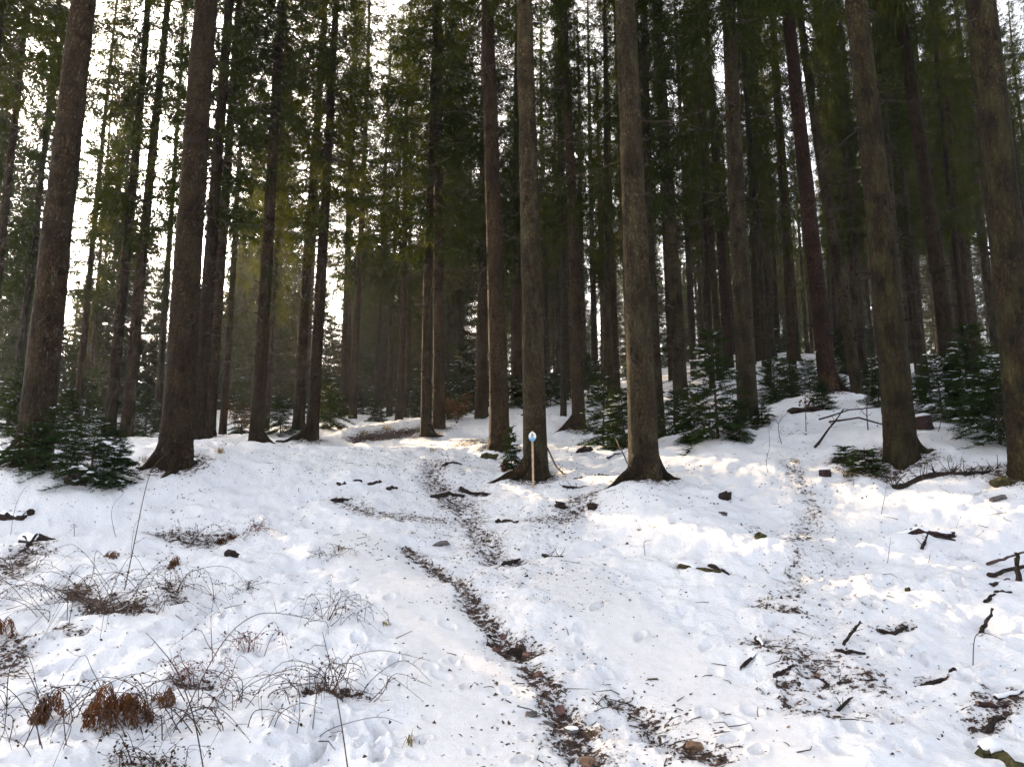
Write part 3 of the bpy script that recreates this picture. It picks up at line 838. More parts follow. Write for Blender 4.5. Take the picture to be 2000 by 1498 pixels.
# roots that show: index -> list of (world azimuth, reach multiplier)
ROOTS = {0: [(3.3, 1.6)], 8: [(3.6, 1.3), (5.0, 1.6), (5.6, 1.0)], 9: [(0.0, 2.4)], 12: [(-0.25, 2.6)], 15: [(3.5, 3.2)], 23: [(-0.4, 1.8)],
         28: [(3.6, 2.6), (5.6, 0.8)], 31: [(3.4, 2.6), (0.2, 1.0)], 34: [(4.0, 2.4), (5.3, 0.9), (0.2, 1.4)], 44: [(3.9, 1.4), (5.6, 1.2)], 47: [(0.3, 1.3), (4.2, 1.0)]}
rt = np.random.RandomState(5)
tree_pts = []
for i, (px, py, wp, Y, tp, kind, label) in enumerate(TREES):
    dia = wp * Y / F_PX
    b3 = at_depth(px, py, Y)
    base = Vector((b3[0], b3[1], gz(b3[0], b3[1]) - 0.04))
    if tp is None: axis = Vector((rt.normal(0, 0.008), rt.normal(0, 0.008), 1)).normalized()
    else: axis = Vector(at_depth(tp, 0, Y) - b3).normalized()
    near = Y < 31
    root = empty('pine_tree' if 'pine' in label else 'spruce_tree', base, label=label, cat='tree', group='tall conifers standing on the snowy slope')
    align(root, axis, 0.0)
    H = float(np.clip(25 + 8 * dia, 24, 30)) * rt.uniform(0.96, 1.04)
    r0 = dia / 2 * 1.06
    tm = trunk_mesh(300 + i, r0, H, 22 if near else 12, 1.0, ROOTS.get(i), 1.3 if near else 0.8, BARK[kind])
    link('trunk', tm, root)
    # crown: nearest trees keep their crowns high
    cn = ('high', 'high2')[i % 2] if Y < 22 else ('high2', 'mid3', 'mid')[i % 3] if Y < 30 else ('mid', 'mid2', 'mid3')[i % 3]
    uu = (px - CX) / F_PX
    if Y >= 22 and (-0.62 < uu < -0.40 or -0.27 < uu < -0.105 or 0.06 < uu < 0.14 or 0.22 < uu < 0.43): cn = 'sparse'
    cm, cH, ccb = CROWNS[cn]
    c = link('crown', cm, root)
    s = H / cH; sx = rt.uniform(0.85, 1.12)
    if Y >= 22 and uu > 0.06: sx *= 0.66
    if shades(base.x, base.y, base.z, H, ccb * s, 2.6): sx *= 0.42
    c.scale = (sx, sx, s); c.rotation_euler = (0, 0, rt.rand() * 6.28)
    for az, mult in ROOTS.get(i, ()):
        if mult < 1.2: continue
        rm = MB(); pts = []; rad = []; reach = r0 + 0.30 * mult
        for k in range(9):
            t = k / 8; q = r0 * 0.55 + (reach - r0 * 0.55) * t
            wob = 0.10 * mult * math.sin(2.2 * t + i)
            x = q * math.cos(az) - wob * t * math.sin(az); y = q * math.sin(az) + wob * t * math.cos(az)
            zg = gz(base.x + x, base.y + y) - base.z
            rr = (0.15 * (1 - t) ** 1.3 + 0.035) * min(1.3, 0.6 + r0 * 1.6)
            pts.append((x, y, zg + 0.42 * (1 - t) ** 3.0 * 0.8 + rr * (0.25 - 0.9 * t ** 4))); rad.append(rr)
        rm.tube(pts, rad, 9); rm.build('root', BARK['dark'] if kind != 'moss' else BARK['moss'], root, True)
    if Y < 34:
        st = link('branch_stub', stub_mesh(400 + i, r0, H, min(H * 0.5, Y * 0.75 + 1)), root, kind='stuff')
    if near:
        for k in range(rt.randint(3, 7) if Y < 18 else rt.randint(6, 13)):
            h = rt.uniform(3.0 if Y < 18 else 2.0, min(ccb * s, Y * 0.75)); a = rt.rand() * 6.28
            d = link('dead_branch', DEADM[rt.randint(len(DEADM))], root)
            rr = r0 * (0.12 + 0.88 * (1 - h / H) ** 0.75) * 0.9
            d.location = (rr * math.cos(a), rr * math.sin(a), h); d.rotation_euler = (rt.uniform(-0.3, 0.3), rt.uniform(-0.1, 0.35), a)
            d.scale = (1, 1, 1)
    if Y > 22:
        ms = link('dead_twigs', MASS[i % 4], root, kind='stuff')
        ms.rotation_euler = (0, 0, rt.rand() * 6.28); ms.scale = (rt.uniform(0.8, 1.2),) * 2 + (rt.uniform(0.8, 1.0) * ccb * s / 10.5,)
    tree_pts.append((b3[0], b3[1]))
    # living boughs that hang low in the photograph
    for (ti, bpx, bpy_, k, az) in ((12, 545, 545, 0, 0.2), (12, 500, 560, 2, 3.2), (12, 530, 520, 1, -1.2), (12, 480, 590, 1, 3.9), (12, 560, 590, 1, -0.6),
                                   (24, 872, 668, 1, -0.2), (24, 868, 660, 1, -0.9), (24, 880, 340, 2, -0.3), (24, 885, 380, 0, -1.0), (24, 890, 300, 2, -0.1), (24, 840, 330, 0, 3.5),
                                   (5, 200, 700, 1, 3.2), (10, 440, 610, 1, 0.1), (8, 360, 300, 2, 3.4), (8, 370, 250, 0, 4.0), (27, 1015, 200, 2, 0.3)):
        if ti != i: continue
        hz = at_depth(bpx, bpy_, Y)[2] - base.z
        bo = link('green_bough', BOUGHS[k], root); bo.location = (0, 0, hz); bo.rotation_euler = (0, 0.1, az)

# ------------------------------------------------------------------ forest behind
FAR_TRUNK = [trunk_mesh(600 + k, 0.19, 26, 8, 0.8, None, 0.5, None) for k in range(4)]
far_mats = ['brown', 'grey', 'olive', 'dark']
for k, me in enumerate(FAR_TRUNK): me.materials.append(BARK[far_mats[k]])
fr = np.random.RandomState(17)
SECTORS = [(-9, -0.615, 'left of the thick brown trunk'), (-0.615, -0.44, 'between the two thick left-hand trunks'),
           (-0.44, -0.265, 'between the thick dark trunk and the knotty one'), (-0.265, -0.10, 'above the dark grassy bank'),
           (-0.10, 0.025, 'between the orange beech shrub and the trail sign'), (0.025, 0.165, 'between trail sign and thickest central trunk'),
           (0.165, 0.31, 'behind the tall young spruce'), (0.31, 0.49, 'between the mossy trunk and the furrowed one'), (0.49, 9, 'right of the mossy furrowed trunk')]
def sector(u):
    return next(t for a, b, t in SECTORS if a <= u < b)
def far_tree(x, y, label, group, low=False, scale=None, crown=None, slim=1.0):
    z = gz(x, y)
    root = empty('spruce_tree', (x, y, z - 0.1), label=label, cat='tree', group=group)
    s = (scale or fr.uniform(0.85, 1.12)) * (0.74 if crown is None and thin(x / y) and not low and y > 35 else 1.0)
    align(root, Vector((fr.normal(0, 0.012), fr.normal(0, 0.012), 1)).normalized(), fr.rand() * 6.28)
    if low:
        cm, cH, ccb = CROWNS['low']
        t = link('trunk', FAR_TRUNK[fr.randint(4)], root); t.scale = (0.5 * s, 0.5 * s, s * 15 / 26)
        c = link('crown', cm, root); c.scale = (s * fr.uniform(0.9, 1.2),) * 2 + (s,)
    else:
        cn = crown or ('mid', 'mid2', 'mid3', 'high2')[fr.randint(4)]
        if crown is None and x / y > 0.04 and y < 70: cn = ('sparse', 'high2', 'sparse', 'high2')[fr.randint(4)] if not 0.2 < x / y < 0.43 else ('sparse', 'sparse', 'high2', 'sparse')[fr.randint(4)]
        cm, cH, ccb = CROWNS[cn]
        w_ = fr.uniform(0.75, 1.2) * slim
        t = link('trunk', FAR_TRUNK[fr.randint(4)], root); t.scale = (w_, w_, s * cH / 26)
        cs = 0.4 if slim < 1 else 0.62 if crown is None and x / y > 0.04 else 1.0
        c = link('crown', cm, root); c.scale = (s * cs * fr.uniform(0.8, 1.1),) * 2 + (s,)
        if y < 75:
            ms = link('dead_twigs', MASS[fr.randint(4)], root, kind='stuff'); ms.scale = (1, 1, ccb * s / 10.5)
def thin(u):            # the wood is thinner towards the low sun and in the clearing right of it
    return -0.62 < u < -0.40 or -0.26 < u < -0.10 or 0.07 < u < 0.14 or 0.22 < u < 0.43
n = 0; tries = 0
allp = [np.array(p) for p in tree_pts]
while n < 166 and tries < 9000:
    tries += 1
    y = 33 + 68 * fr.rand() ** 1.1; u = fr.uniform(-0.76, 0.78); x = u * y
    if u < 0.05 and y < 44: continue
    if u < 0.05 and fr.rand() < 0.42: continue
    if min(np.hypot(x - p[0], y - p[1]) for p in allp) < 1.9: continue
    if thin(u) and u < 0 and fr.rand() < 0.25: continue
    if shades(x, y, gz(x, y), 28, 7, 2.7): continue
    allp.append(np.array([x, y])); n += 1
    far_tree(x, y, ('slender deep-forest spruce ' if y > 58 else 'added shade-casting spruce ') + sector(u), ('slender deep-forest spruces ' if y > 58 else 'slender mid-distance spruces ') + sector(u))
for k in range(74):
    if k >= 62: u = -0.37 + 0.32 * (k - 62 + fr.rand()) / 12; y = fr.uniform(50, 74); sc_ = fr.uniform(0.7, 1.0)
    elif k < 20: u = -0.70 + 0.36 * (k + fr.rand()) / 20; y = fr.uniform(52, 78); sc_ = fr.uniform(0.75, 1.0)
    else:
        u = -0.4 + 1.2 * (k - 20 + fr.rand()) / 42; y = fr.uniform(62, 108); sc_ = fr.uniform(0.85, 1.35)
        if u > 0.08: y = fr.uniform(74, 112); sc_ *= 0.8
    far_tree(u * y, y, 'dense far-back spruce boughed low ' + sector(u), 'dense dark far spruces ' + sector(u), True, sc_)
# slim close-set trunks up the right-hand slope
_fr = fr; fr = np.random.RandomState(88); n = 0; tries = 0
while n < 28 and tries < 4000:
    tries += 1
    y = fr.uniform(27, 60); u = fr.uniform(0.03, 0.63); x = u * y
    if min(np.hypot(x - q[0], y - q[1]) for q in allp) < 1.5: continue
    if any(abs(u - (px - CX) / F_PX) < (wp + 12) / 2 / F_PX and y > Y for (px, py, wp, Y, tp, k_, l_) in TREES): continue
    allp.append(np.array([x, y])); n += 1
    far_tree(x, y, 'added shade-casting spruce ' + sector(u), 'slender mid-distance spruces ' + sector(u), crown='sparse', slim=0.72)
fr = _fr
# extra trees added to keep the near right-hand snow in shade
for px, py in ((1640, 1170), (1790, 1170), (1950, 1190), (1780, 1290), (1960, 1330), (1600, 1290), (1400, 1180), (1250, 1140)):
    p = spot(px, py)
    for a in (40, 43, 46, 49, 37, 52, 55, 58):
        x, y = p.x + math.sin(SUN_AZ) * a, p.y + math.cos(SUN_AZ) * a
        if shades(x, y, gz(x, y), 28, 7, 2.7) or min(np.hypot(x - q[0], y - q[1]) for q in allp) < 1.2: continue
        allp.append(np.array([x, y])); u = x / y
        far_tree(x, y, 'added shade-casting spruce ' + sector(u), 'slender mid-distance spruces ' + sector(u), crown='mid3')
        break
# trees added beside the view for shade; some boughs reach into it
for (x, y) in ((-12.5, 11), (-14, 19), (-18, 26), (-24, 31), (-28, 38), (-21, 17), (-30, 27), (16, 17), (15.5, 11), (20, 24), (25, 30), (22, 16), (30, 38)):
    far_tree(x, y, 'spruce added just outside the view to shade the clearing', 'spruces added for shade beside the clearing', crown='high')

# ------------------------------------------------------------------ young spruces
def young_mesh(seed, H, wide, K=10):
    rs = np.random.RandomState(seed); P = []; D = []; L = []; wd = MB(); SP = []; SD = []; SL = []
    wd.tube([(0, 0, -0.1), (rs.normal(0, .02), rs.normal(0, .02), H * .5), (0, 0, H)], [0.012 + 0.010 * H, 0.008 + 0.005 * H, 0.004], 6)
    h = 0.06 * H
    while h < H * 0.98:
        f = 1 - h / H
        per = rs.randint(6, 10); a0 = rs.rand() * 6.28
        for k in range(per):
            az = a0 + 6.283 * k / per + rs.normal(0, 0.3)
            Lb = wide * (0.10 + 0.9 * f ** 0.8) * rs.uniform(0.6, 1.15)
            rise = 0.12 + 0.55 * (1 - f) - 0.35 * f + rs.normal(0, 0.24)
            d2 = np.array([math.cos(az), math.sin(az), 0]); sd = np.array([-d2[1], d2[0], 0])
            hj = h + rs.normal(0, 0.045 * H / 2)
            def pos(t): return d2 * Lb * t + np.array([0, 0, hj + Lb * (rise * t - 0.22 * t * t)])
            wd.tube([pos(0), pos(.5), pos(1)], [0.009, 0.006, 0.003], 3, False)
            nl = max(4, int(Lb / 0.042))
            for q in range(nl):
                t = 0.15 + 0.85 * (q + rs.rand()) / nl
                for s in (-1, 1):
                    dd = d2 * 0.8 + sd * s * rs.uniform(0.5, 1) + np.array([0, 0, rs.normal(-0.05, 0.18)])
                    P.append(pos(t)); D.append(dd / np.linalg.norm(dd)); L.append(min(0.4, 0.5 * Lb) * (1.15 - 0.8 * t) * rs.uniform(0.6, 1.2))
            P.append(pos(0.95)); D.append(d2); L.append(0.12)
            if rs.rand() < 0.28 and Lb > 0.25:
                for q in range(7):
                    t = rs.uniform(0.4, 1.0)
                    SP.append(pos(t) + np.array([0, 0, 0.02])); dd = d2 + sd * rs.normal(0, 0.6); SD.append(dd / np.linalg.norm(dd)); SL.append(0.14)
        h += (0.085 + 0.035 * H / 2) * rs.uniform(0.7, 1.2)
    T = sprays(np.array(P), np.array(D), np.array(L), K, 0.082, 0.021, rs, 0.12, 0.12)
    me = tri_mesh('foliage', T, YOUNG)
    # snow lying on some twigs: small flattened caps
    sm = MB()
    for p, d, l in zip(SP, SD, SL):
        s = np.array([-d[1], d[0], 0]); w2 = rs.uniform(0.008, 0.022); l = l * rs.uniform(0.4, 1.0)
        z = np.array([0, 0, 1.0])
        a, b, c, e = p, p + d * l * .5 + s * w2 - z * .01, p + d * l, p + d * l * .5 - s * w2 - z * .01
        t = p + d * l * .5 + z * rs.uniform(.008, .018)
        bi = len(sm.v); sm.v += [tuple(v) for v in (a, b, c, e, t)]
        sm.f += [(bi, bi + 1, bi + 4), (bi + 1, bi + 2, bi + 4), (bi + 2, bi + 3, bi + 4), (bi + 3, bi, bi + 4)]
    return me, wd.mesh('stem', TWIG), sm.mesh('snow', SNOW2, True)
YV = [young_mesh(700, 2.4, 0.85), young_mesh(701, 1.7, 0.75), young_mesh(702, 1.0, 0.42), young_mesh(703, 2.0, 1.1), young_mesh(704, 0.6, 0.5)]
YH = [2.4, 1.7, 1.0, 2.0, 0.6]
ry = np.random.RandomState(31)
def young(px, py, v, h, label, Y=None, wide=1.0, group='young spruces under the tall trees', snow=True):
    if Y is None: p = on_land(px, py)
    else: p = at_depth(px, py, Y)[:2]
    root = empty('young_spruce', (p[0], p[1], gz(p[0], p[1]) - 0.03), label=label, cat='young tree', group=group)
    root.rotation_euler = (ry.normal(0, .04), ry.normal(0, .04), ry.rand() * 6.28)
    s = h / YH[v]; root.scale = (s * wide, s * wide, s)
    link('foliage', YV[v][0], root); link('stem', YV[v][1], root)
    if snow: link('snow', YV[v][2], root, kind='stuff')
for a in [
 (175, 962, 3, 1.25, 'bushy young spruce with two clumps of fresh snow before the thick brown trunk', None, 1.35),
 (100, 940, 3, 1.15, 'bushy young spruce hugging the foot of the thick brown trunk', None, 1.3),
 (35, 925, 1, 1.1, 'young spruce between the left picture edge and the thick brown trunk', None, 1.0),
 (225, 905, 1, 1.15, 'young spruce right behind the bushy snow-clumped one', 14.0, 1.0),
 (125, 880, 0, 1.3, 'dark young spruce behind the bushes by the thick brown trunk', 17, 1.1),
 (25, 880, 0, 2.6, 'hazy young spruce at the left picture edge in front of the misty valley', 24, 1.2),
 (285, 850, 0, 2.3, 'hazy bluish young spruce left of the thick dark trunk', 34, 1.2),
 (250, 862, 1, 1.3, 'small hazy young spruce at the foot of the close dark pair', 30, 1.2),
 (470, 850, 1, 1.6, 'small young spruce between the slim trunk and the one with low boughs', 34, 1.1),
 (548, 850, 3, 1.5, 'dark young spruce squat behind the snaking root', 29, 1.1),
 (645, 832, 3, 1.9, 'dark young spruce right of the knotty trunk with the left-reaching root', 31, 1.1),
 (630, 800, 0, 2.8, 'tall hazy young spruce behind the knotty trunk', 40, 1.2),
 (738, 822, 2, 1.0, 'small young spruce before the sunlit yellow undergrowth', 36, 1.3),
 (710, 800, 0, 2.6, 'sunlit hazy young spruce between the trio and the yellow undergrowth', 46, 1.2),
 (820, 800, 0, 2.4, 'hazy young spruce left of the trunk with the forking root', 44, 1.2),
 (875, 812, 3, 1.9, 'dark young spruce behind the orange beech shrub', 33, 1.2),
 (905, 805, 1, 2.2, 'dark young spruce squeezed between the beech shrub and the next trunk', 36, 1.2),
 (1005, 800, 1, 1.5, 'snow-flecked young spruce left of the trunk behind the sign', 34, 1.2),
 (1075, 805, 3, 1.4, 'snow-flecked young spruce right of the trunk behind the sign', 32, 1.2),
 (1000, 916, 2, 0.95, 'little thin spruce sapling standing beside the trail sign', 17.3, 0.7),
 (1178, 848, 0, 2.2, 'large young spruce on the left of the thickest central trunk', 21.5, 1.15),
 (1222, 850, 1, 1.7, 'young spruce close against the thickest central trunk', 20, 1.1),
 (1150, 800, 3, 1.9, 'snow-topped young spruce behind the large young spruce', 32, 1.2),
 (1403, 872, 0, 2.75, 'tall young spruce right of the thickest central trunk, boughs to the snow', 18, 1.0),
 (1360, 868, 1, 1.3, 'low young spruce at the left skirt of the tall young spruce', 18.8, 1.1),
 (1445, 868, 1, 1.0, 'low young spruce at the right skirt of the tall young spruce', 17.6, 1.1),
 (1316, 840, 3, 1.4, 'young spruce in the gap right of the thickest central trunk', 23, 1.1),
 (1510, 745, 3, 1.8, 'left one in the row of snow-flecked young spruces on the slope', 27, 1.1),
 (1545, 750, 0, 1.9, 'middle one in the row of snow-flecked young spruces on the slope', 26, 1.2),
 (1582, 745, 3, 1.8, 'right one in the row of snow-flecked young spruces on the slope', 27, 1.1),
 (1510, 770, 2, 0.5, 'tiny round spruce on the snow below the row of young spruces', 22, 1.3),
 (1612, 850, 2, 0.75, 'small spruce sapling below the leaning red-barked pine', 19, 1.2),
 (1490, 850, 4, 0.5, 'low spruce sapling spreading right of the mossy trunk with wrapped foot', 18.5, 1.0),
 (1648, 760, 1, 1.3, 'young spruce wedged between red-barked pine and leaning slim spruce', 27, 1.2),
 (1655, 715, 0, 2.4, 'dark young spruce high behind the leaning slim spruce', 34, 1.2),
 (1705, 765, 1, 1.6, 'snow-flecked young spruce left of the thick mossy furrowed trunk', 30, 1.2),
 (1720, 850, 1, 1.0, 'young spruce peeping out left of the thick mossy furrowed trunk', 19, 1.2),
 (1690, 922, 4, 0.45, 'sparse low spruce branches spreading before the mossy furrowed trunk', None, 1.4),
 (1652, 905, 4, 0.35, 'sparse tiny spruce left of the low spreading branches', None, 1.3),
 (1800, 790, 1, 1.4, 'young spruce on the slope behind the cut stump', 24, 1.2),
 (1845, 850, 3, 1.5, 'broad young spruce right of the cut stump', 17.5, 1.2),
 (1900, 840, 0, 2.4, 'tall young spruce before the dark leaning trunk', 17, 1.1),
 (1955, 880, 3, 1.7, 'broad dark young spruce hanging over the fallen trunk', 14.5, 1.25),
 (1985, 830, 0, 2.3, 'dark young spruce close to the trunk cut off by the right edge', 16, 1.1),
 (1930, 745, 1, 1.6, 'snow-flecked young spruce below the crest at right', 26, 1.2),
 (1740, 725, 0, 2.0, 'young spruce on the far slope behind the mossy furrowed trunk', 36, 1.2),
]:
    young(*a)
for k in range(26):
    Y = ry.uniform(38, 60); u = ry.uniform(-0.66, 0.55)
    x = u * Y
    root = empty('young_spruce', (x, Y, gz(x, Y) - 0.05), label='small far understorey spruce ' + sector(u), cat='young tree', group='understorey spruces far behind ' + sector(u))
    h = ry.uniform(1.6, 4.0); v = ry.randint(2) * 3; s = h / YH[v]; root.scale = (s * 1.2, s * 1.2, s); root.rotation_euler = (0, 0, ry.rand() * 6.28)
    link('foliage', YV[v][0], root); link('stem', YV[v][1], root); link('snow', YV[v][2], root, kind='stuff')

# two clumps of fresh snow on the bushy young spruce
def lump(mb, c, r, rs, nu=9, nv=6, rough=0.22):
    b = len(mb.v)
    for j in range(nv + 1):
        ph = math.pi * j / nv
        for i in range(nu):
            th = 2 * math.pi * i / nu
            d = np.array([math.cos(th) * math.sin(ph), math.sin(th) * math.sin(ph), math.cos(ph)])
            k = 1 + rs.normal(0, rough) * (0.3 if j in (0, nv) else 1)
            mb.v.append(tuple(np.array(c) + d * np.array(r) * k))
    for j in range(nv):
        for i in range(nu):
            i2 = (i + 1) % nu
            mb.f.append((b + j * nu + i, b + (j + 1) * nu + i, b + (j + 1) * nu + i2, b + j * nu + i2))

for o_ in [o for o in COL.objects if str(o.get('label', '')).startswith('bushy young spruce with two clumps')]:
    rc = np.random.RandomState(4); Yb = o_.location.y - 0.35
    for (cx_, cy_, w_) in ((158, 914, .10), (178, 922, .06), (214, 866, .085), (226, 871, .05)):
        cm_ = MB()
        for q in range(6): lump(cm_, rc.normal(0, 1, 3) * np.array([w_ * .7, w_ * .5, w_ * .16]), (w_ * rc.uniform(.3, .6), w_ * rc.uniform(.3, .5), w_ * rc.uniform(.12, .22)), rc, 8, 5, .12)
        co = cm_.build('snow_clump', SNOW2, o_, True); co.matrix_parent_inverse = o_.matrix_basis.inverted()
        co.location = at_depth(cx_, cy_, Yb)
# ------------------------------------------------------------------ trail sign
sp = at_depth(1041.5, 936, 15.75)
sp = Vector((sp[0], sp[1], gz(sp[0], sp[1])))
top = Vector(at_depth(1039.5, 842, 15.75))
sign = empty('trail_sign', sp, label='round white and blue trail sign with letter B on a thin wooden post', cat='sign')
ax = top - sp; hgt = ax.length
align(sign, ax.normalized(), 0)
m = MB(); wv = 0.021
def box(mb, x0, x1, y0, y1, z0, z1):
    b = len(mb.v)
    mb.v += [(x0, y0, z0), (x1, y0, z0), (x1, y1, z0), (x0, y1, z0), (x0, y0, z1), (x1, y0, z1), (x1, y1, z1), (x0, y1, z1)]
    mb.f += [(b, b + 3, b + 2, b + 1), (b + 4, b + 5, b + 6, b + 7), (b, b + 1, b + 5, b + 4), (b + 1, b + 2, b + 6, b + 5), (b + 2, b + 3, b + 7, b + 6), (b + 3, b, b + 4, b + 7)]
box(m, -wv, wv, -0.018, 0.018, -0.2, hgt)
m.build('post', POSTWOOD, sign)
zc = hgt - 0.115; rx, rz = 0.076, 0.096
def disc(name, z0, z1, y, matl, th=0.006, parent=None):
    mb = MB(); pts = []
    n = 40
    for k in range(n):
        a = 2 * math.pi * k / n
        x, z = rx * math.cos(a), rz * math.sin(a)
        pts.append((x, min(max(z, z0), z1)))
    b = len(mb.v)
    mb.v += [(x, y, zc + z) for x, z in pts] + [(x, y + th, zc + z) for x, z in pts]
    mb.f.append(tuple(range(n)))
    mb.f.append(tuple(reversed(range(n, 2 * n))))
    for k in range(n): mb.f.append((k, (k + 1) % n, n + (k + 1) % n, n + k)[::-1])
    return mb.build(name, matl, parent)
board = disc('sign_board', -1, 1, -0.028, flat('sign_white', (0.8, 0.82, 0.8)), 0.008, sign)
disc('blue_band', -1, -0.028, -0.031, flat('sign_blue', (0.12, 0.36, 0.62)), 0.002, board)
# the letter B
mb = MB(); DG = flat('sign_letter', (0.015, 0.07, 0.065))
def strip(mb, pts, wd_, y):
    for (a, b_) in zip(pts[:-1], pts[1:]):
        a = np.array(a); b_ = np.array(b_); d = (b_ - a) / np.linalg.norm(b_ - a); s = np.array([-d[1], d[0]]) * wd_ / 2
        a2, b2 = a - d * wd_ * .3, b_ + d * wd_ * .3
        q = [a2 + s, a2 - s, b2 - s, b2 + s]
        mb.quad(*[(p[0], y, zc + p[1]) for p in q])
bw, bh, bz = 0.028, 0.072, -0.016
def arc(cx_, cz_, rx_, rz_): return [(cx_ + rx_ * math.cos(t), cz_ + rz_ * math.sin(t)) for t in np.linspace(math.pi / 2, -math.pi / 2, 9)]
x0 = -0.012
strip(mb, [(x0, bz), (x0, bz + bh)], 0.014, -0.0335)
strip(mb, [(x0, bz + bh)] + arc(x0 + 0.012, bz + bh * .76, 0.014, bh * .24) + [(x0, bz + bh * .52)], 0.013, -0.0342)
strip(mb, [(x0, bz + bh * .52)] + arc(x0 + 0.013, bz + bh * .26, 0.017, bh * .26) + [(x0, bz)], 0.013, -0.0349)
mb.build('letter', DG, board)
mb = MB()
strip(mb, [(-0.022, -0.05), (-0.01, -0.047), (0.004, -0.052), (0.022, -0.048)], 0.008, -0.0335)
mb.build('pale_mark', flat('sign_pale_mark', (0.45, 0.6, 0.75)), board)

# ------------------------------------------------------------------ stones
def stone(px, py, size, matl, label, rs, flat_=0.6, elong=1.0, snowcap=False, name='stone', cat='stone', group=None):
    p = spot(px, py)
    if py > 1200: size *= 0.74
    mb = MB(); lump(mb, (0, 0, 0), (size * elong, size, size * flat_), rs, 10, 7, 0.17 if not snowcap else 0.1)
    root = empty(name, (p.x, p.y, p.z + size * flat_ * 0.35), label=label, cat=cat, group=group) if snowcap else None
    o = mb.build(name if not snowcap else 'body', matl, root)
    if not snowcap:
        o.location = (p.x, p.y, p.z + size * flat_ * 0.12); tag(o, label=label, cat=cat, group=group); o.rotation_euler = (rs.normal(0, .2), rs.normal(0, .2), rs.rand() * 6)
    else:
        c = MB(); lump(c, (0, 0, size * flat_ * 0.62), (size * elong * 0.86, size * 0.9, size * flat_ * 0.5), rs, 12, 6, 0.06)
        c.build('snow_cap', SNOW2, root, True)
    return o
rs = np.random.RandomState(61)
GST = 'stones lying in the worn rut'
for a in [
 (955, 893, 0.17, MOSSY, 'mossy boulder under a cap of snow beside the straight spruce', 0.75, 1.3, True),
 (861, 1048, 0.10, STONE, 'grey stone lying alone on the snow left of the path', 0.5, 1.4, False),
 (1355, 1452, 0.095, TANSTONE, 'tan block-shaped stone at the bottom edge', 0.6, 1.2, False),
 (1052, 1312, 0.06, REDSTONE, 'upright red-brown stone in the rut below the dark rocks', 0.9, 0.8, False),
 (1088, 1360, 0.075, REDSTONE, 'flat red-brown stone in the lower rut', 0.4, 1.3, False),
 (1036, 1388, 0.06, STONE, 'grey stone half sunk at the left lip of the lower rut', 0.5, 1.3, False),
 (1072, 1393, 0.07, STONE, 'dark flat stone in the lower rut right of the grey one', 0.35, 1.6, False),
 (1004, 1243, 0.10, WOOD, 'black rock in the widest part of the rut', 0.7, 1.2, False),
 (972, 1250, 0.07, REDSTONE, 'red-brown rock left of the black rock in the rut', 0.6, 1.2, False),
 (1030, 1250, 0.075, REDSTONE, 'red-brown rock right of the black rock in the rut', 0.6, 1.2, False),
 (986, 1218, 0.06, REDSTONE, 'small red-brown rock just above the black rock in the rut', 0.6, 1.0, False),
 (954, 1222, 0.05, WOOD, 'small dark rock at the upper left of the black rock', 0.6, 1.0, False),
 (1110, 1465, 0.075, STONE, 'grey stone at the bottom edge of the rut', 0.6, 1.1, False),
 (1150, 1470, 0.07, TANSTONE, 'tan stone at the bottom edge of the rut', 0.55, 1.3, False),
 (1118, 1412, 0.06, STONE, 'snow-capped grey stone at the bend of the lower rut', 0.6, 1.2, True),
 (1412, 1021, 0.09, STONE, 'dark stone on the snow right of the sunlit bank', 0.5, 1.5, False),
 (1415, 978, 0.13, WOOD, 'dark stone with twigs right of the mossy root', 0.5, 1.2, False),
 (1575, 802, 0.3, REDWOOD, 'flat dark mound sticking out of the snow below the row of young spruces', 0.25, 1.6, False),
 (1508, 757, 0.15, WOOD, 'dark stone left of the tiny round spruce', 0.8, 1.0, False),
 (1545, 752, 0.25, WOOD, 'dark flat rock below the row of young spruces', 0.4, 1.5, False),
 (1960, 958, 0.17, MOSSY, 'upper mossy rock on the slope below the fallen trunk', 0.6, 1.3, False),
 (1950, 983, 0.10, STONE, 'lower dark rock on the slope below the fallen trunk', 0.5, 1.4, False),
 (145, 965, 0.2, WOOD, 'dark rock under the bushy snow-clumped young spruce', 0.7, 1.3, False),
 (346, 907, 0.17, WOOD, 'dark root stone before the thick dark trunk', 1.0, 0.9, True),
 (373, 905, 0.1, WOOD, 'small root stone right of the bigger one at the thick dark trunk', 0.9, 1.2, True),
 (450, 1100, 0.09, WOOD, 'dark snow-edged lump on the slope right of the bramble thicket', 0.7, 1.0, False),
 (1095, 985, 0.12, WOOD, 'dark stone in the hollow below the sign', 0.6, 1.0, False),
 (1157, 987, 0.1, WOOD, 'dark stone at the foot of the bank below the mossy root', 0.7, 1.2, False),
 (1485, 1083, 0.08, MOSSY, 'little mossy tuft on the snow below the sunlit bank', 0.9, 1.0, False),
 (1773, 1152, 0.035, MOSSY, 'small mossy pebble among the footprints', 0.9, 1.0, False),
 (1597, 1322, 0.035, TANSTONE, 'round tan pebble in the right-hand littered patch', 0.9, 1.0, False),
 (1140, 885, 0.2, WOOD, 'flat brown mound in the snow behind the sign', 0.3, 1.5, False),
]:
    stone(a[0], a[1], a[2], a[3], a[4], rs, a[5], a[6], a[7])

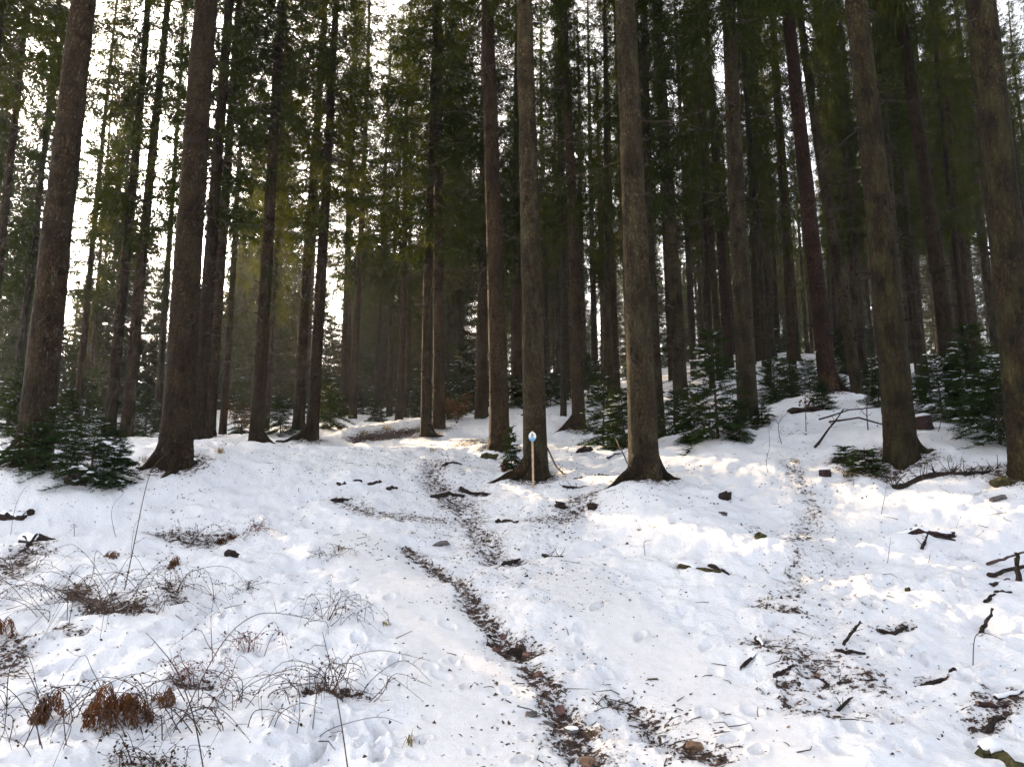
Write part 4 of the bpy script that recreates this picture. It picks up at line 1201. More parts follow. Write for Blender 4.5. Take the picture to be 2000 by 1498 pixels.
# ------------------------------------------------------------------ logs, stumps, sticks
def wood_piece(pts, rad, matl, label, rs, name='log', cat='log', snow=0.0, n=9, lift=None, twigs=0, group=None):
    """pts: photograph pixels along the piece, lying on the ground (lift = metres above it)."""
    P = []
    if pts[0][1] > 1160 and pts[0][0] > 1200: rad *= 0.72
    for k, (px, py) in enumerate(pts):
        s = spot(px, py); s.z += (lift[k] if lift else rad * 0.12); P.append(s)
    if len(P) == 2: P = [P[0], P[0].lerp(P[1], .33), P[0].lerp(P[1], .66), P[1]]
    # finer path
    Q = []
    for a, b in zip(P[:-1], P[1:]):
        for t in (0, .33, .66): Q.append(a.lerp(b, t) + Vector(rs.normal(0, rad * 0.22, 3)))
    Q.append(P[-1]); o3 = Q[0].copy()
    Q = [q - o3 for q in Q]
    N_ = len(Q)
    rr = [rad * (1.0 - 0.45 * k / (N_ - 1)) * rs.uniform(0.85, 1.15) for k in range(N_)]
    mb = MB(); mb.tube(Q, rr, n)
    mb.v = [tuple(Vector(v) + Vector(rs.normal(0, rad * 0.17, 3))) for v in mb.v]
    for _ in range(twigs):
        i = rs.randint(0, N_ - 1); d = Vector((rs.normal(), rs.normal(), abs(rs.normal()) + .2)).normalized() * (rad * rs.uniform(2, 5) + .05)
        mb.tube([Q[i], Q[i] + d * .5 + Vector(rs.normal(0, rad * .4, 3)), Q[i] + d], [min(rad * .3, .009), min(rad * .22, .006), .003], 4)
    if snow:
        root = empty(name, o3, label=label, cat=cat, group=group)
        mb.build('body', matl, root)
        sb = MB(); m0, m1 = int(N_ * 0.1), max(int(N_ * snow), 3)
        sb.tube([q + Vector((0, 0, r * 0.55)) for q, r in zip(Q[m0:m1 + 1], rr[m0:m1 + 1])], [r * 0.8 for r in rr[m0:m1 + 1]], 8)
        sb.build('snow_cap', SNOW2, root, True)
        return root
    o = mb.build(name, matl, None); o.location = o3
    return tag(o, label=label, cat=cat, group=group)
rl = np.random.RandomState(77)
wood_piece([(1752, 1050), (1800, 1058), (1868, 1062)], 0.07, REDWOOD, 'dark red rotten log half buried in the snow bank at right', rl, snow=0.9)
wood_piece([(1800, 1062), (1868, 1070)], 0.02, WOOD, 'thin stick just under the dark red rotten log', rl, 'stick', 'stick')
wood_piece([(1745, 948), (1830, 938), (1920, 933), (2010, 926)], 0.065, WOOD, 'long fallen trunk with dead branches reaching out of the right edge', rl, 'fallen_trunk', 'log', twigs=60)
wood_piece([(1330, 1113), (1360, 1120), (1405, 1134)], 0.055, MOSSY, 'dark mossy log sunk in the snow below the sunlit bank', rl, snow=0.5)
wood_piece([(1385, 1115), (1425, 1128)], 0.035, WOOD, 'short dark log right of the sunk mossy log', rl)
wood_piece([(972, 1003), (1012, 1010)], 0.05, WOOD, 'dark round log in the hollow below the sign', rl)
wood_piece([(1060, 1062), (1075, 1068), (1100, 1066)], 0.03, WOOD, 'dark forked stick on the snow in the middle', rl, 'stick', 'stick', twigs=4)
wood_piece([(985, 1082), (1015, 1070)], 0.04, WOOD, 'dark bark piece at the right lip of the upper rut', rl, 'bark_piece', 'bark')
wood_piece([(1716, 1226), (1745, 1232), (1772, 1224)], 0.036, WOOD, 'dark bark lump in its own snow hollow, alone on the right', rl, 'bark_lump', 'bark')
wood_piece([(1648, 1266), (1682, 1245), ], 0.022, WOOD, 'upper dark stick of the crossed pair in the right snow', rl, 'stick', 'stick', lift=[0.03, 0.14], twigs=2)
wood_piece([(1632, 1272), (1690, 1277)], 0.028, WOOD, 'lower dark stick of the crossed pair in the right snow', rl, 'stick', 'stick')
wood_piece([(1477, 1247), (1490, 1260), (1478, 1285), (1446, 1300)], 0.03, WOOD, 'crooked dark root crossing the right-hand track', rl, 'root', 'root', snow=0.7)
wood_piece([(1515, 1322), (1550, 1310)], 0.03, WOOD, 'dark bark chunk left of the littered patch', rl, 'bark_piece', 'bark')
wood_piece([(1590, 1325), (1620, 1338), (1602, 1350)], 0.02, WOOD, 'thin curved stick lying in the littered patch', rl, 'stick', 'stick')
wood_piece([(1555, 1340), (1590, 1350)], 0.014, WOOD, 'short thin stick below the curved stick', rl, 'stick', 'stick')
wood_piece([(1635, 1340), (1715, 1342)], 0.022, WOOD, 'long straight stick right of the littered patch', rl, 'stick', 'stick', twigs=2)
wood_piece([(1635, 1388), (1660, 1370), (1722, 1355)], 0.018, WOOD, 'bent stick under the long straight stick', rl, 'stick', 'stick', twigs=3)
wood_piece([(1808, 1343), (1845, 1332)], 0.045, WOOD, 'black rotten chunk in a snow hole at right', rl, 'rotten_wood', 'wood')
wood_piece([(1858, 1325), (1866, 1318)], 0.035, WOOD, 'small black stub above the rotten chunk', rl, 'wood_stub', 'wood')
wood_piece([(1948, 1378), (1985, 1372), (2030, 1350)], 0.042, WOOD, 'upper dark log of the pile at the right edge', rl, snow=0.6)
wood_piece([(1914, 1396), (1945, 1402), (1975, 1398)], 0.03, REDWOOD, 'reddish stick end of the pile at the right edge', rl, 'stick', 'stick')
wood_piece([(1930, 1432), (1945, 1415), (1965, 1420)], 0.035, WOOD, 'lowest black piece of the pile at the right edge', rl, 'rotten_wood', 'wood')
wood_piece([(1910, 1468), (1950, 1478), (2000, 1512), (2030, 1540)], 0.09, MOSSY, 'moss-green log in the bottom right corner', rl, snow=0.35)
wood_piece([(1933, 1142), (1965, 1132), (2010, 1118)], 0.032, WOOD, 'dark log leaning on the upright stub at the right edge', rl, lift=[0.02, 0.06, 0.12])
wood_piece([(1992, 1148), (1992, 1146)], 0.034, WOOD, 'upright dead stub at the right edge', rl, 'dead_stub', 'wood', lift=[-0.05, 0.32])
wood_piece([(1930, 1120), (2005, 1112)], 0.02, CANE, 'pale stick over the dark log at the right edge', rl, 'stick', 'stick', lift=[0.02, 0.2])
wood_piece([(1938, 1150), (1972, 1142)], 0.03, WOOD, 'dark bark slab under the leaning log', rl, 'bark_piece', 'bark')
wood_piece([(1945, 1170), (1975, 1160)], 0.032, WOOD, 'pointed black splinter below the leaning log', rl, 'wood_splinter', 'wood')
wood_piece([(1925, 1180), (1945, 1176)], 0.035, WOOD, 'small black chip left of the pointed splinter', rl, 'bark_piece', 'bark')
wood_piece([(1915, 1225), (1940, 1205)], 0.03, WOOD, 'leaning dark twig stump under the arching thin twig at right', rl, 'wood_stub', 'wood', lift=[0.0, 0.12])
wood_piece([(1800, 1085), (1818, 1078)], 0.02, WOOD, 'short upright twig below the dark red log', rl, 'stick', 'stick', lift=[0, 0.14], twigs=3)
wood_piece([(0, 1008), (40, 1012), (64, 1006)], 0.10, WOOD, 'rotten brown log at the left edge under the snow shelf', rl, snow=0.6)
wood_piece([(48, 1052), (80, 1062), (130, 1048)], 0.11, WOOD, 'dark rotten log below the snow shelf at the left', rl, snow=0.55)
wood_piece([(40, 1092), (70, 1070)], 0.03, WOOD, 'snow-dusted stick against the dark rotten log', rl, 'stick', 'stick', lift=[0, 0.15])
wood_piece([(1202, 878), (1232, 918)], 0.02, WOOD, 'short dead branch leaning on the thickest central trunk', rl, 'stick', 'stick', lift=[0.35, 0.05])
wood_piece([(1185, 895), (1205, 888), (1235, 880)], 0.05, WOOD, 'snowy dead log left of the thickest central trunk', rl, snow=0.7)
wood_piece([(1068, 905), (1085, 918), (1105, 932)], 0.02, WOOD, 'dead bough slanting from the trunk behind the sign', rl, 'stick', 'stick', lift=[0.35, 0.12, 0.0], twigs=8)
wood_piece([(1120, 932), (1155, 930)], 0.03, REDWOOD, 'reddish stick lying between the sign and the thickest trunk', rl, 'stick', 'stick')
wood_piece([(1168, 922), (1190, 924)], 0.025, REDWOOD, 'short reddish stick nearer to the thickest trunk', rl, 'stick', 'stick')
wood_piece([(1100, 952), (1125, 945), (1150, 947)], 0.03, WOOD, 'dark branch piece in the snow below the reddish stick', rl, 'stick', 'stick', twigs=3)
wood_piece([(1592, 875), (1650, 828)], 0.03, WOOD, 'dead branch propped up left of the mossy furrowed trunk', rl, 'branch', 'branch', lift=[0.02, 0.35], twigs=3)
wood_piece([(1622, 850), (1680, 852), (1735, 864)], 0.022, WOOD, 'lower thin fallen branch pointing at the mossy furrowed trunk', rl, 'branch', 'branch', lift=[0.3, 0.3, 0.1])
wood_piece([(1600, 828), (1660, 825), (1735, 822)], 0.02, WOOD, 'upper thin fallen branch pointing at the mossy furrowed trunk', rl, 'branch', 'branch', lift=[0.1, 0.3, 0.35])
wood_piece([(660, 946), (705, 943)], 0.06, WOOD, 'dark root bump on the trodden snow at left of the path', rl, 'root', 'root', snow=0.5)
wood_piece([(720, 945), (745, 943)], 0.05, WOOD, 'smaller dark root bump right beside the first one', rl, 'root', 'root')
wood_piece([(755, 952), (775, 950)], 0.05, WOOD, 'dark root bump nearest to the littered path', rl, 'root', 'root')
wood_piece([(650, 975), (680, 970)], 0.05, WOOD, 'dark root bump at the start of the littered streak', rl, 'root', 'root')
wood_piece([(866, 915), (885, 910), (902, 910)], 0.05, WOOD, 'bark strip on the sunlit snow left of the sapling', rl, 'bark_piece', 'bark')
wood_piece([(845, 957), (880, 952), (905, 958)], 0.05, WOOD, 'dark root crossing the littered path', rl, 'root', 'root')
wood_piece([(898, 942), (920, 950), (952, 955)], 0.05, WOOD, 'dark root running from the path towards the sign', rl, 'root', 'root')

def stump(px, py, r, h, label, lean=0.0):
    p = spot(px, py); rs_ = np.random.RandomState(int(px))
    root = empty('tree_stump', (p.x, p.y, p.z - 0.05), label=label, cat='stump')
    mb = MB(); n = 16
    for k, (z, rr) in enumerate(((0, 1.25), (h * .3, 1.05), (h * .8, 0.98), (h, 0.95))):
        for i in range(n):
            a = 2 * math.pi * i / n; q = rr * r * (1 + 0.06 * math.sin(3 * a) + rs_.normal(0, .02))
            mb.v.append((q * math.cos(a), q * math.sin(a), z + (lean * q * math.cos(a) if z == h else 0)))
    for k in range(3):
        for i in range(n):
            i2 = (i + 1) % n; mb.f.append((k * n + i, k * n + i2, (k + 1) * n + i2, (k + 1) * n + i))
    mb.f.append(tuple(3 * n + i for i in range(n)))
    mb.build('stump_body', REDWOOD, root)
    c = MB(); lump(c, (0, 0, h + 0.01), (r * 0.9, r * 0.9, 0.05), rs_, 14, 6, 0.06); c.build('snow_cap', SNOW2, root, True)
stump(1807, 860, 0.17, 0.28, 'cut tree stump under a cap of snow beside the mossy furrowed trunk', 0.15)
stump(1612, 926, 0.11, 0.14, 'small dark stump sticking out of the snow on the right path')
stump(1995, 880, 0.14, 0.2, 'stump half hidden at the right edge behind the fallen trunk')

# ------------------------------------------------------------------ bare stems and brambles
def px_curve(pts, Y0=None):
    """A stem drawn through photograph pixels, all at the distance of its foot."""
    f = on_land(*pts[0]) if Y0 is None else at_depth(pts[0][0], pts[0][1], Y0)[:2]
    Y = f[1]; out = [Vector((f[0], Y, gz(f[0], Y) - 0.02))]
    for k, (a, b) in enumerate(pts[1:]):
        out.append(Vector(at_depth(a, b, Y + 0.06 * math.sin(k * 2.1 + a))))
    return out
def refine(P, n=4):
    Q = []
    m = len(P)
    for i in range(m - 1):
        p0, p1, p2, p3 = P[max(i - 1, 0)], P[i], P[i + 1], P[min(i + 2, m - 1)]
        for k in range(n):
            t = k / n
            Q.append(0.5 * ((2 * p1) + (p2 - p0) * t + (2 * p0 - 5 * p1 + 4 * p2 - p3) * t * t + (3 * p1 - p0 - 3 * p2 + p3) * t ** 3))
    Q.append(P[-1]); return Q
def stem_mesh(P, r, rs, matl=CANE, twigs=6, tl=0.12, buds=True):
    o = P[0].copy(); Q = refine([p - o for p in P]); n = len(Q)
    mb = MB(); mb.tube(Q, [r * (1 - 0.65 * k / (n - 1)) for k in range(n)], 5)
    for _ in range(twigs):
        i = rs.randint(int(n * .25), n - 1)
        d = Vector((rs.normal(), rs.normal() * .7, rs.normal() * .6 + .15)).normalized() * tl * rs.uniform(.3, 1.1)
        e = Q[i] + d
        mb.tube([Q[i], Q[i] + d * .55 + Vector(rs.normal(0, .01, 3)), e], [r * .5, r * .4, r * .25], 3, False)
        if buds and rs.rand() < .5:
            b = e; s = .010
            mb.tube([b, b + d.normalized() * s, b + d.normalized() * 2 * s], [.003, .006, .002], 4)
    return o, mb, Q
rb = np.random.RandomState(101)
def lone_stem(pts, r, label, name='bare_stem', cat='stem', matl=CANE, twigs=6, tl=.12, Y0=None, branches=()):
    o, mb, Q = stem_mesh(px_curve(pts, Y0), r, rb, matl, twigs, tl)
    for br in branches:
        Y = o.y
        B = [Vector(at_depth(a, b, Y)) - o for a, b in br]
        B = refine(B); mb.tube(B, [r * .6 * (1 - .6 * k / (len(B) - 1)) for k in range(len(B))], 4)
    ob = mb.build(name, matl); ob.location = o
    return tag(ob, label=label, cat=cat)
lone_stem([(243, 1150), (262, 1062), (283, 960), (300, 912), (330, 882)], .007, 'tall bare sapling stem rising from the bramble thicket', twigs=4)
lone_stem([(400, 1500), (378, 1400), (345, 1310), (310, 1262), (286, 1236)], .005, 'long thin cane slanting up to the left from the bottom edge', twigs=4)
lone_stem([(352, 1412), (392, 1330), (440, 1248), (490, 1205), (540, 1197), (622, 1212)], .005, 'cane arching right over the open snow', twigs=8)
lone_stem([(417, 1286), (412, 1205), (422, 1156)], .004, 'short upright bare cane right of the thicket', twigs=4)
lone_stem([(682, 1497), (664, 1395), (645, 1300), (630, 1234)], .005, 'long straight cane leaning over the small dark bramble', twigs=5)
lone_stem([(674, 1312), (688, 1282), (740, 1270), (790, 1278), (840, 1290)], .004, 'thin cane arching far right from the small dark bramble', twigs=3)
lone_stem([(672, 1310), (720, 1306), (756, 1330), (800, 1393)], .004, 'thin cane bending down right of the small dark bramble', twigs=3)
lone_stem([(225, 1065), (218, 1010), (222, 985), (240, 965)], .004, 'thin bare twig on the snow shelf left of the tall sapling stem', twigs=2)
lone_stem([(255, 1090), (262, 1030), (275, 1005), (240, 1000)], .003, 'arched thin twig on the snow shelf beside the tall sapling stem', twigs=2)
lone_stem([(202, 960), (203, 910), (207, 850), (214, 790), (232, 755)], .010, 'tall bare stem in front of the bushy snow-clumped young spruce', twigs=6, tl=.3)
lone_stem([(22, 1030), (30, 990), (45, 958), (60, 945)], .004, 'thin twig in front of the snow shelf at the left edge', twigs=3)
lone_stem([(145, 1058), (145, 1030), (143, 1022)], .006, 'stubby dead twig right of the dark rotten log', twigs=6, tl=.06)
lone_stem([(1527, 865), (1521, 845), (1523, 822), (1545, 800)], .010, 'twisted bare sapling on the right path', twigs=4, tl=.2, branches=(((1521, 828), (1510, 815), (1500, 808)),))
lone_stem([(1500, 922), (1497, 902), (1503, 870), (1502, 840)], .006, 'thin bare sapling left of the small dark stump', twigs=6, tl=.15)
lone_stem([(1574, 838), (1573, 800), (1571, 752)], .012, 'straight dark sapling beside the flat dark mound', twigs=4, tl=.2)
lone_stem([(1696, 848), (1693, 800), (1700, 740), (1704, 690)], .014, 'dark upright sapling beside the leaning slim spruce', twigs=8, tl=.3)
lone_stem([(1834, 868), (1836, 830), (1843, 790)], .010, 'pale bare sapling right of the cut stump', twigs=3, tl=.2)
lone_stem([(1720, 1002), (1728, 970), (1733, 940)], .005, 'thin upright twig below the fallen trunk', twigs=5, tl=.1)
lone_stem([(1733, 1100), (1737, 1070), (1740, 1048)], .004, 'thin twig left of the dark red rotten log', twigs=4, tl=.08)
lone_stem([(1640, 1075), (1670, 1082), (1692, 1098)], .005, 'thin fallen twig on the snow right of the track', twigs=3, tl=.1, branches=(((1658, 1068), (1680, 1078), (1693, 1085)),))
lone_stem([(1693, 1092), (1714, 1110)], .008, 'short dark twig right of the thin fallen twig', twigs=0)
lone_stem([(1899, 1290), (1904, 1245), (1925, 1236), (1960, 1250)], .005, 'arching thin twig on the open snow at right', twigs=3, tl=.08)
lone_stem([(1899, 1290), (1920, 1310), (1930, 1330)], .004, 'thin twig trailing down from the arching twig', twigs=3, tl=.1)
lone_stem([(1960, 1175), (1970, 1205), (1982, 1228)], .004, 'thin straw below the pointed black splinter', twigs=0)
lone_stem([(1778, 1187), (1792, 1190)], .004, 'tiny curved straw among the footprints', twigs=0)
lone_stem([(1777, 1326), (1803, 1320)], .005, 'thin dark straw above the rotten chunk', twigs=0)
lone_stem([(1772, 1345), (1808, 1365)], .003, 'pale thin straw left of the rotten chunk', twigs=0)
lone_stem([(1890, 1062), (1930, 1045), (1985, 1040)], .006, 'bare branch trailing over the snow bank at the right edge', twigs=8, tl=.2)
lone_stem([(1850, 1030), (1890, 1028), (1925, 1032)], .005, 'thin arched twigs on the snow bank at right', twigs=9, tl=.2)
lone_stem([(1260, 1080), (1258, 1062), (1262, 1055)], .005, 'tiny bent twig below the sunlit bank', twigs=6, tl=.1)
lone_stem([(1290, 1040), (1272, 1030), (1262, 1022)], .005, 'dry twig lying on the sunlit bank', twigs=5, tl=.12)
lone_stem([(760, 1222), (757, 1200), (745, 1190)], .003, 'small dry weed on the snow left of the path', twigs=6, tl=.06)
lone_stem([(512, 1424), (512, 1400), (510, 1360)], .003, 'thin upright straw on the lower left snow', twigs=0)

def bramble(px, py, n, spread, hgt, label, matl=CANE, leaves=30, r=.0044, seed=0, flatn=.5):
    c = spot(px, py); rs_ = np.random.RandomState(seed + int(px) * 7 + int(py))
    root = empty('bramble', c, label=label, cat='bramble', group='brambles in the snowy foreground')
    tips = []
    n = int(n * 1.55)
    for k in range(n):
        a = rs_.rand() * 6.28; b = rs_.uniform(.0, 1.0) ** 1.5 * spread * .9
        p0 = c + Vector((math.cos(a) * b, math.sin(a) * b * flatn, 0)); p0.z = gz(p0.x, p0.y) - .02
        a2 = a + rs_.normal(0, 1.6); L = spread * rs_.uniform(.4, 1.6); hh = hgt * rs_.uniform(.35, 1.1)
        e = p0 + Vector((math.cos(a2) * L, math.sin(a2) * L * flatn, 0)); ez = gz(e.x, e.y)
        endz = ez + rs_.choice([0.0, 0.03, hh * .6]); 
        P = [p0, p0.lerp(e, .22) + Vector((rs_.normal(0, .03), rs_.normal(0, .03), 0)), p0.lerp(e, .6) + Vector((rs_.normal(0, .04), rs_.normal(0, .04), 0)), e]
        P[1].z = p0.z + hh * .8; P[2].z = max(p0.z, ez) + hh * rs_.uniform(.7, 1.05); P[3].z = endz
        o, mb, Q = stem_mesh(P, r * rs_.uniform(.6, 1.1), rs_, matl, rs_.randint(3, 9), .10)
        ob = mb.build('stem', matl, root); ob.location = o - c
        tips += [q + (o - c) for q in Q[len(Q) // 3:]]
    if leaves:
        lm = MB()
        for _ in range(leaves):
            q = tips[rs_.randint(len(tips))] + Vector(rs_.normal(0, .015, 3))
            leaf(lm, q, rs_, rs_.uniform(.015, .035), True)
        lm.build('withered_leaves', BRAMBLE_LEAF, root, kind='stuff')
    return root
def leaf(mb, p, rs_, s, hang=False):
    d = Vector((rs_.normal(), rs_.normal(), -abs(rs_.normal()) * (1.5 if hang else .3))).normalized()
    sd = d.cross(Vector(rs_.normal(0, 1, 3))).normalized(); nrm = d.cross(sd)
    b = len(mb.v); m = p + d * s * .5 + nrm * s * rs_.uniform(-.25, .25)
    mb.v += [tuple(p), tuple(m + sd * s * .42 + nrm * s * .15), tuple(p + d * s), tuple(m - sd * s * .42 + nrm * s * .15), tuple(m)]
    mb.f += [(b, b + 1, b + 4), (b + 1, b + 2, b + 4), (b + 2, b + 3, b + 4), (b + 3, b, b + 4)]
for a in [
 (210, 1190, 22, 1.0, .42, 'large bramble thicket around the tall bare sapling stem', CANE, 90),
 (110, 1170, 12, .9, .32, 'bramble arching left of the large thicket', CANE, 40),
 (340, 1165, 10, .7, .34, 'bramble with reddish hanging tips right of the large thicket', CANE, 40),
 (640, 1372, 18, .42, .26, 'small dark bramble clump with a knot of canes', CANE, 20),
 (640, 1215, 12, .5, .26, 'open bramble with curled canes on the open snow', CANE, 24),
 (380, 1318, 9, .3, .16, 'low red-stemmed bramble hooped over a leafy patch', REDCANE, 20),
 (110, 1400, 12, .7, .36, 'bramble behind the withered fern at the left edge', CANE, 30),
 (300, 1420, 12, .6, .34, 'tangled bramble growing right of the withered ferns', CANE, 30),
 (460, 1380, 10, .55, .26, 'sparse bramble right of the tangled one', CANE, 16),
 (490, 1265, 8, .35, .2, 'small bramble hung with dead reddish leaves', REDCANE, 50),
 (300, 1490, 9, .4, .16, 'low leafy bramble at the bottom edge', CANE, 90),
 (30, 1120, 10, .6, .3, 'bramble at the left edge below the rotten log', CANE, 40),
 (40, 1470, 7, .5, .35, 'sparse canes in the bottom left corner', CANE, 8),
 (375, 1050, 9, .5, .2, 'low bramble on the far snow shelf with dark litter below', CANE, 70),
 (485, 1045, 8, .35, .16, 'reddish dry bramble right of the low far one', REDCANE, 60),
 (520, 1440, 6, .5, .2, 'thin scattered canes on the lower snow', CANE, 4),
 (655, 1085, 6, .35, .14, 'little bramble with a mossy stick by the path', CANE, 20),
 (480, 1150, 5, .3, .1, 'flattened bramble with one hooped twig on the open slope', CANE, 24),
]:
    bramble(*a)

# ------------------------------------------------------------------ withered ferns
def fern(px, py, n, L, hgt, label, dirs=None):
    c = spot(px, py); rs_ = np.random.RandomState(int(px) + 3)
    root = empty('withered_fern', c, label=label, cat='fern', group='withered ferns at the left')
    for k in range(n):
        a = rs_.rand() * 6.28 if dirs is None else dirs[k % len(dirs)] + rs_.normal(0, .3)
        LL = L * rs_.uniform(.6, 1.1); hh = hgt * rs_.uniform(.7, 1.1)
        d = Vector((math.cos(a), math.sin(a) * .6, 0)); s = Vector((-d.y, d.x, 0)).normalized()
        hh *= rs_.uniform(.55, 1.05)
        P = [Vector((0, 0, -.02)), d * LL * .25 + Vector((0, 0, hh * .85)), d * LL * .6 + Vector((0, 0, hh)), d * LL * .85 + Vector((0, 0, hh * .6)), d * LL + Vector((0, 0, hh * .15))]
        Q = refine(P, 8); mb = MB(); mb.tube(Q, [.004 * (1 - .7 * i / (len(Q) - 1)) for i in range(len(Q))], 4)
        for i in range(8, len(Q)):
            for sd in (-1, 1):
                for _ in range(1):
                    if rs_.rand() < .25: continue
                    l = (.03 + .16 * math.sin(math.pi * i / len(Q))) * rs_.uniform(.5, 1.2)
                    p = Q[i] + Vector(rs_.normal(0, .008, 3))
                    q = p + s * sd * l * .25 + Vector((0, 0, -l)) + Vector(rs_.normal(0, .02, 3))
                    m_ = p.lerp(q, .5) + s * sd * .02 + Vector(rs_.normal(0, .008, 3))
                    w_ = rs_.uniform(.003, .008)
                    t = Vector((rs_.normal(), rs_.normal(), 0)).normalized() * w_
                    mb.quad(p - t * .4, m_ - t, q, m_ + t)
                    for _z in range(5):
                        u = p.lerp(q, rs_.uniform(.15, 1)); mb.quad(u, u + Vector(rs_.normal(0, .007, 3)), u + Vector((rs_.normal(0, .016), rs_.normal(0, .01), rs_.uniform(-.035, -.005))))
        ob = mb.build('frond', FERN, root)
    return root
fern(225, 1415, 9, .34, .25, 'large withered brown fern hanging in a curtain with snow on top')
fern(95, 1405, 4, .18, .24, 'narrow withered brown fern left of the large one')
fern(318, 1380, 2, .16, .2, 'small withered fern right of the large one')
fern(5, 1230, 4, .2, .2, 'withered brown fern at the left edge')
fern(350, 1110, 2, .2, .14, 'reddish withered fern tip drooping at the thicket edge')
fern(225, 1095, 2, .24, .12, 'withered fern lying along the snow shelf above the thicket')
fern(440, 1050, 3, .2, .1, 'low withered fern on the far snow shelf')

# ------------------------------------------------------------------ dry beech shrubs
def beech(px, py, Y, h, n, label):
    p = at_depth(px, py, Y); p = Vector((p[0], p[1], gz(p[0], p[1]))); rs_ = np.random.RandomState(int(px) + 9)
    root = empty('beech_shrub', p, label=label, cat='shrub', group='beech shrubs with dry orange leaves')
    st = MB(); lf = MB()
    for k in range(7):
        a = rs_.rand() * 6.28; e = Vector((math.cos(a) * h * .45, math.sin(a) * h * .45, h * rs_.uniform(.6, 1)))
        P = refine([Vector((0, 0, -.03)), e * .5 + Vector((0, 0, h * .12)), e], 5); st.tube(P, [.012 * (1 - .7 * i / (len(P) - 1)) for i in range(len(P))], 4)
        for _ in range(n // 7):
            q = P[rs_.randint(3, len(P))] + Vector(rs_.normal(0, h * .10, 3)); leaf(lf, q, rs_, rs_.uniform(.05, .09))
    st.build('stem', TWIG, root); lf.build('dry_leaves', BEECH, root, kind='stuff')
beech(892, 822, 30.5, 1.1, 420, 'orange beech shrub with dry leaves behind the sunlit path')
beech(472, 855, 31, 1.3, 300, 'dull orange beech shrub left of the trunk with low boughs')
beech(1578, 838, 19.5, .4, 70, 'low reddish beech sprout by the straight dark sapling')
beech(1630, 800, 20.5, .6, 80, 'reddish beech twigs before the foot of the red-barked pine')
beech(985, 910, 17.2, .2, 60, 'low orange leaves at the foot of the little sapling by the sign')

# ------------------------------------------------------------------ grass tufts
def tuft(px, py, n, L, label):
    p = spot(px, py); rs_ = np.random.RandomState(int(px) + 5); mb = MB()
    for _ in range(n):
        b = Vector((rs_.normal(0, L * .25), rs_.normal(0, L * .25), -.01)); a = rs_.rand() * 6.28; l = L * rs_.uniform(.4, 1.1)
        d = Vector((math.cos(a), math.sin(a), 0)); t = Vector((-d.y, d.x, 0)) * .003
        m_ = b + d * l * .3 + Vector((0, 0, l * .6)); e = b + d * l * .9 + Vector((0, 0, l * rs_.uniform(.1, .9)))
        mb.quad(b - t, m_ - t, e, m_ + t); mb.quad(b - t, m_ + t, b + t)
    o = mb.build('grass_tuft', DRYGRASS); o.location = p; tag(o, label=label, cat='grass tuft', group='dry grass tufts in the snow')
for a in [(800, 1452, 22, .12, 'sparse grass tuft at the bottom left of the path'), (755, 1222, 24, .08, 'grass tuft beside the small dry weed left of the path'),
          (665, 1075, 30, .12, 'olive grass tuft by the little bramble'), (1505, 1175, 14, .08, 'small grass tuft at the dirty track on the right'),
          (1470, 1395, 16, .05, 'tiny green tuft on the snow between path and track'), (845, 880, 40, .18, 'dry grass tuft at the forking root'),
          (755, 850, 90, .3, 'dry grass hanging over the dark bank'), (710, 856, 70, .28, 'dry grass at the left end of the dark bank'), (1655, 930, 40, .2, 'dry grass left of the sparse low spruce'),
          (1860, 910, 30, .2, 'dry grass above the fallen trunk'), (1555, 905, 26, .15, 'dry grass on the right path below the twisted sapling'), (430, 890, 60, .2, 'pale dry grass behind the thick dark trunk'),
          (285, 895, 40, .2, 'pale dry grass left of the thick dark trunk')]:
    tuft(*a)

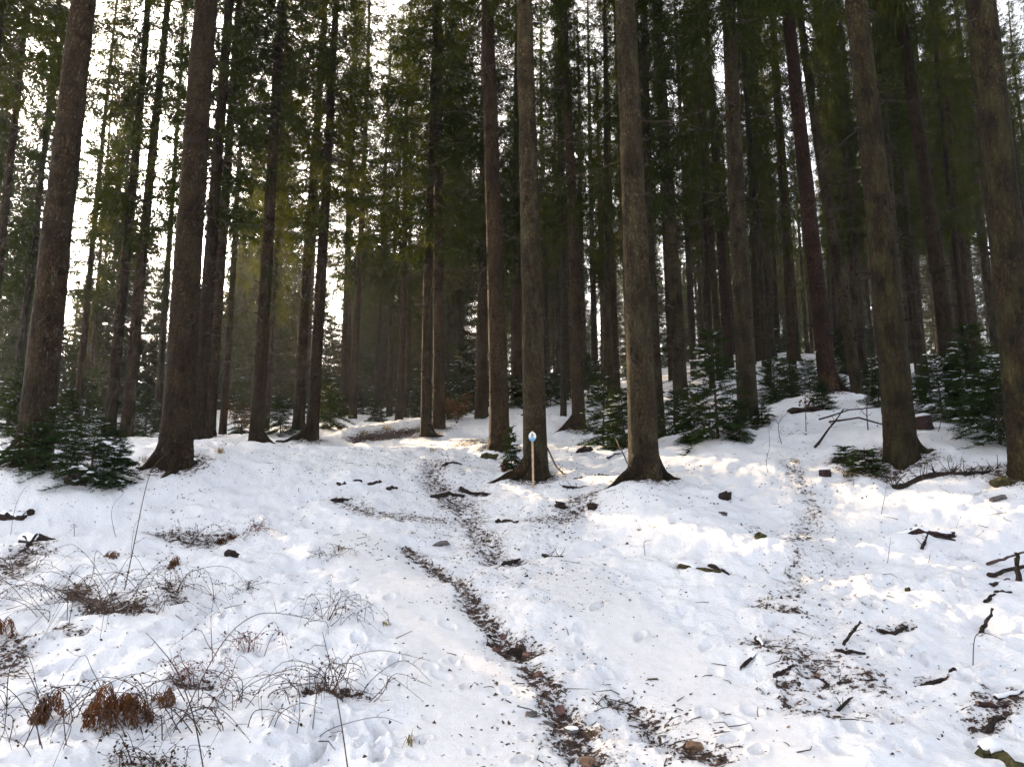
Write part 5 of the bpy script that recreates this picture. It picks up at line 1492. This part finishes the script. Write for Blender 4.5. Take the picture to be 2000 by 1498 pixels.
# ------------------------------------------------------------------ litter and twigs nobody could count
def litter_mat():
    m, t, b = mat('leaf_litter')
    a = N(t, 'ShaderNodeAttribute'); a.attribute_name = 'tone'
    r = ramp(t, a.outputs['Fac'], [(0, (0.012, 0.008, 0.006)), (.45, (0.045, 0.026, 0.018)), (.75, (0.11, 0.055, 0.036)), (1, (0.22, 0.13, 0.075))])
    t.links.new(r.outputs[0], b.inputs['Base Color']); b.inputs['Roughness'].default_value = .8
    return m
def scatter():
    rs_ = np.random.RandomState(9); X = []; Yv = []; S = []
    for P, wd, st in LITTER:
        for a, b in zip(P[:-1], P[1:]):
            L = np.linalg.norm(b - a); ym = (a[1] + b[1]) / 2
            n = int(L * wd * 2 * st ** 2 * (620 if ym < 9 else 220 if ym < 15 else 60))
            t = rs_.rand(n)[:, None]; q = a + (b - a) * t + rs_.normal(0, wd * .62, (n, 2))
            X.append(q[:, 0]); Yv.append(q[:, 1]); S.append(rs_.uniform(.005, .017, n) * (1 + .05 * ym))
    for P, wd, st in TROD:
        for a, b in zip(P[:-1], P[1:]):
            L = np.linalg.norm(b - a); ym = (a[1] + b[1]) / 2
            n = int(L * wd * 2 * st * (20 if ym < 12 else 12))
            t = rs_.rand(n)[:, None]; q = a + (b - a) * t + rs_.normal(0, wd * .55, (n, 2))
            X.append(q[:, 0]); Yv.append(q[:, 1]); S.append(rs_.uniform(.008, .022, n) * (1 + .04 * ym))
    n = 1300; yy = 4.5 + 24 * rs_.rand(n) ** 1.2; u = rs_.uniform(-.72, .72, n)
    X.append(u * yy); Yv.append(yy); S.append(rs_.uniform(.006, .018, n) * (1 + .04 * yy))
    n = 22000; yy = 11 + 21 * rs_.rand(n); u = rs_.uniform(-.62, .62, n); xx = u * yy
    k = (perlin(xx * .7, yy * .7, 31) + .7 * perlin(xx * 2.4, yy * 2.4, 32) + rs_.uniform(-.35, .35, n)) > .55
    X.append(xx[k]); Yv.append(yy[k]); S.append(rs_.uniform(.010, .034, k.sum()))
    X = np.concatenate(X); Yv = np.concatenate(Yv); S = np.concatenate(S)
    Z = ground_z(X, Yv) + .004
    n = len(X); a = rs_.rand(n) * 6.28; asp = rs_.uniform(.25, .8, n)
    d = np.column_stack([np.cos(a), np.sin(a), rs_.normal(0, .35, n)]); s = np.column_stack([-np.sin(a), np.cos(a), rs_.normal(0, .45, n)])
    C = np.column_stack([X, Yv, Z])
    up = np.array([0, 0, 1.0])
    p0 = C - d * S[:, None]; p2 = C + d * S[:, None]
    p1 = C + s * (S * asp)[:, None] + up * (S * rs_.uniform(0, .7, n))[:, None]; p3 = C - s * (S * asp)[:, None] + up * (S * rs_.uniform(0, .7, n))[:, None]
    T = np.concatenate([np.stack([p0, p1, p2], 1), np.stack([p0, p2, p3], 1)], 0)
    me = tri_mesh('leaf_litter', T, litter_mat())
    tone = np.tile(rs_.rand(n) ** 1.3, 2)
    at = me.attributes.new('tone', 'FLOAT', 'FACE'); at.data.foreach_set('value', tone.astype(np.float32))
    link('leaf_litter', me, kind='stuff', label='fallen leaves and bark crumbs strewn over the snow and the worn path')
    # twigs
    mb = MB(); n = 330
    for _ in range(n):
        if rs_.rand() < .6:
            P, wd, st = TROD[rs_.randint(len(TROD))]; k = rs_.randint(len(P) - 1); q = P[k] + (P[k + 1] - P[k]) * rs_.rand() + rs_.normal(0, wd * .8, 2)
        else:
            y = 5 + 18 * rs_.rand(); q = np.array([rs_.uniform(-.7, .7) * y, y])
        L = rs_.uniform(.05, .22) * (1 + .03 * q[1]); a = rs_.rand() * 6.28
        e = q + np.array([math.cos(a), math.sin(a)]) * L; m_ = (q + e) / 2 + rs_.normal(0, L * .12, 2)
        zz = ground_z([q[0], m_[0], e[0]], [q[1], m_[1], e[1]])
        mb.tube([(q[0], q[1], zz[0] + .004), (m_[0], m_[1], max(zz[1], (zz[0] + zz[2]) / 2) + .008), (e[0], e[1], zz[2] + .004)], [.005, .004, .002], 3, False)
    mb.build('fallen_twigs', TWIG, None, kind='stuff', label='short dead twigs dropped over the trodden snow')
scatter()

# ------------------------------------------------------------------ haze
def haze():
    mb = MB(); x0, x1, y0, y1, z0, z1 = -470, 470, -470, 470, -60, 75
    box(mb, x0, x1, y0, y1, z0, z1)
    m = bpy.data.materials.new('forest_haze'); m.use_nodes = True; t = m.node_tree
    t.nodes.remove(t.nodes['Principled BSDF'])
    v = N(t, 'ShaderNodeVolumePrincipled'); v.inputs['Density'].default_value = HAZE_DENSITY
    v.inputs['Color'].default_value = (0.93, 0.96, 1.0, 1); v.inputs['Anisotropy'].default_value = 0.35
    t.links.new(v.outputs[0], t.nodes['Material Output'].inputs['Volume'])
    mb.build('haze', m, None, kind='stuff')
if HAZE_DENSITY > 0: haze()
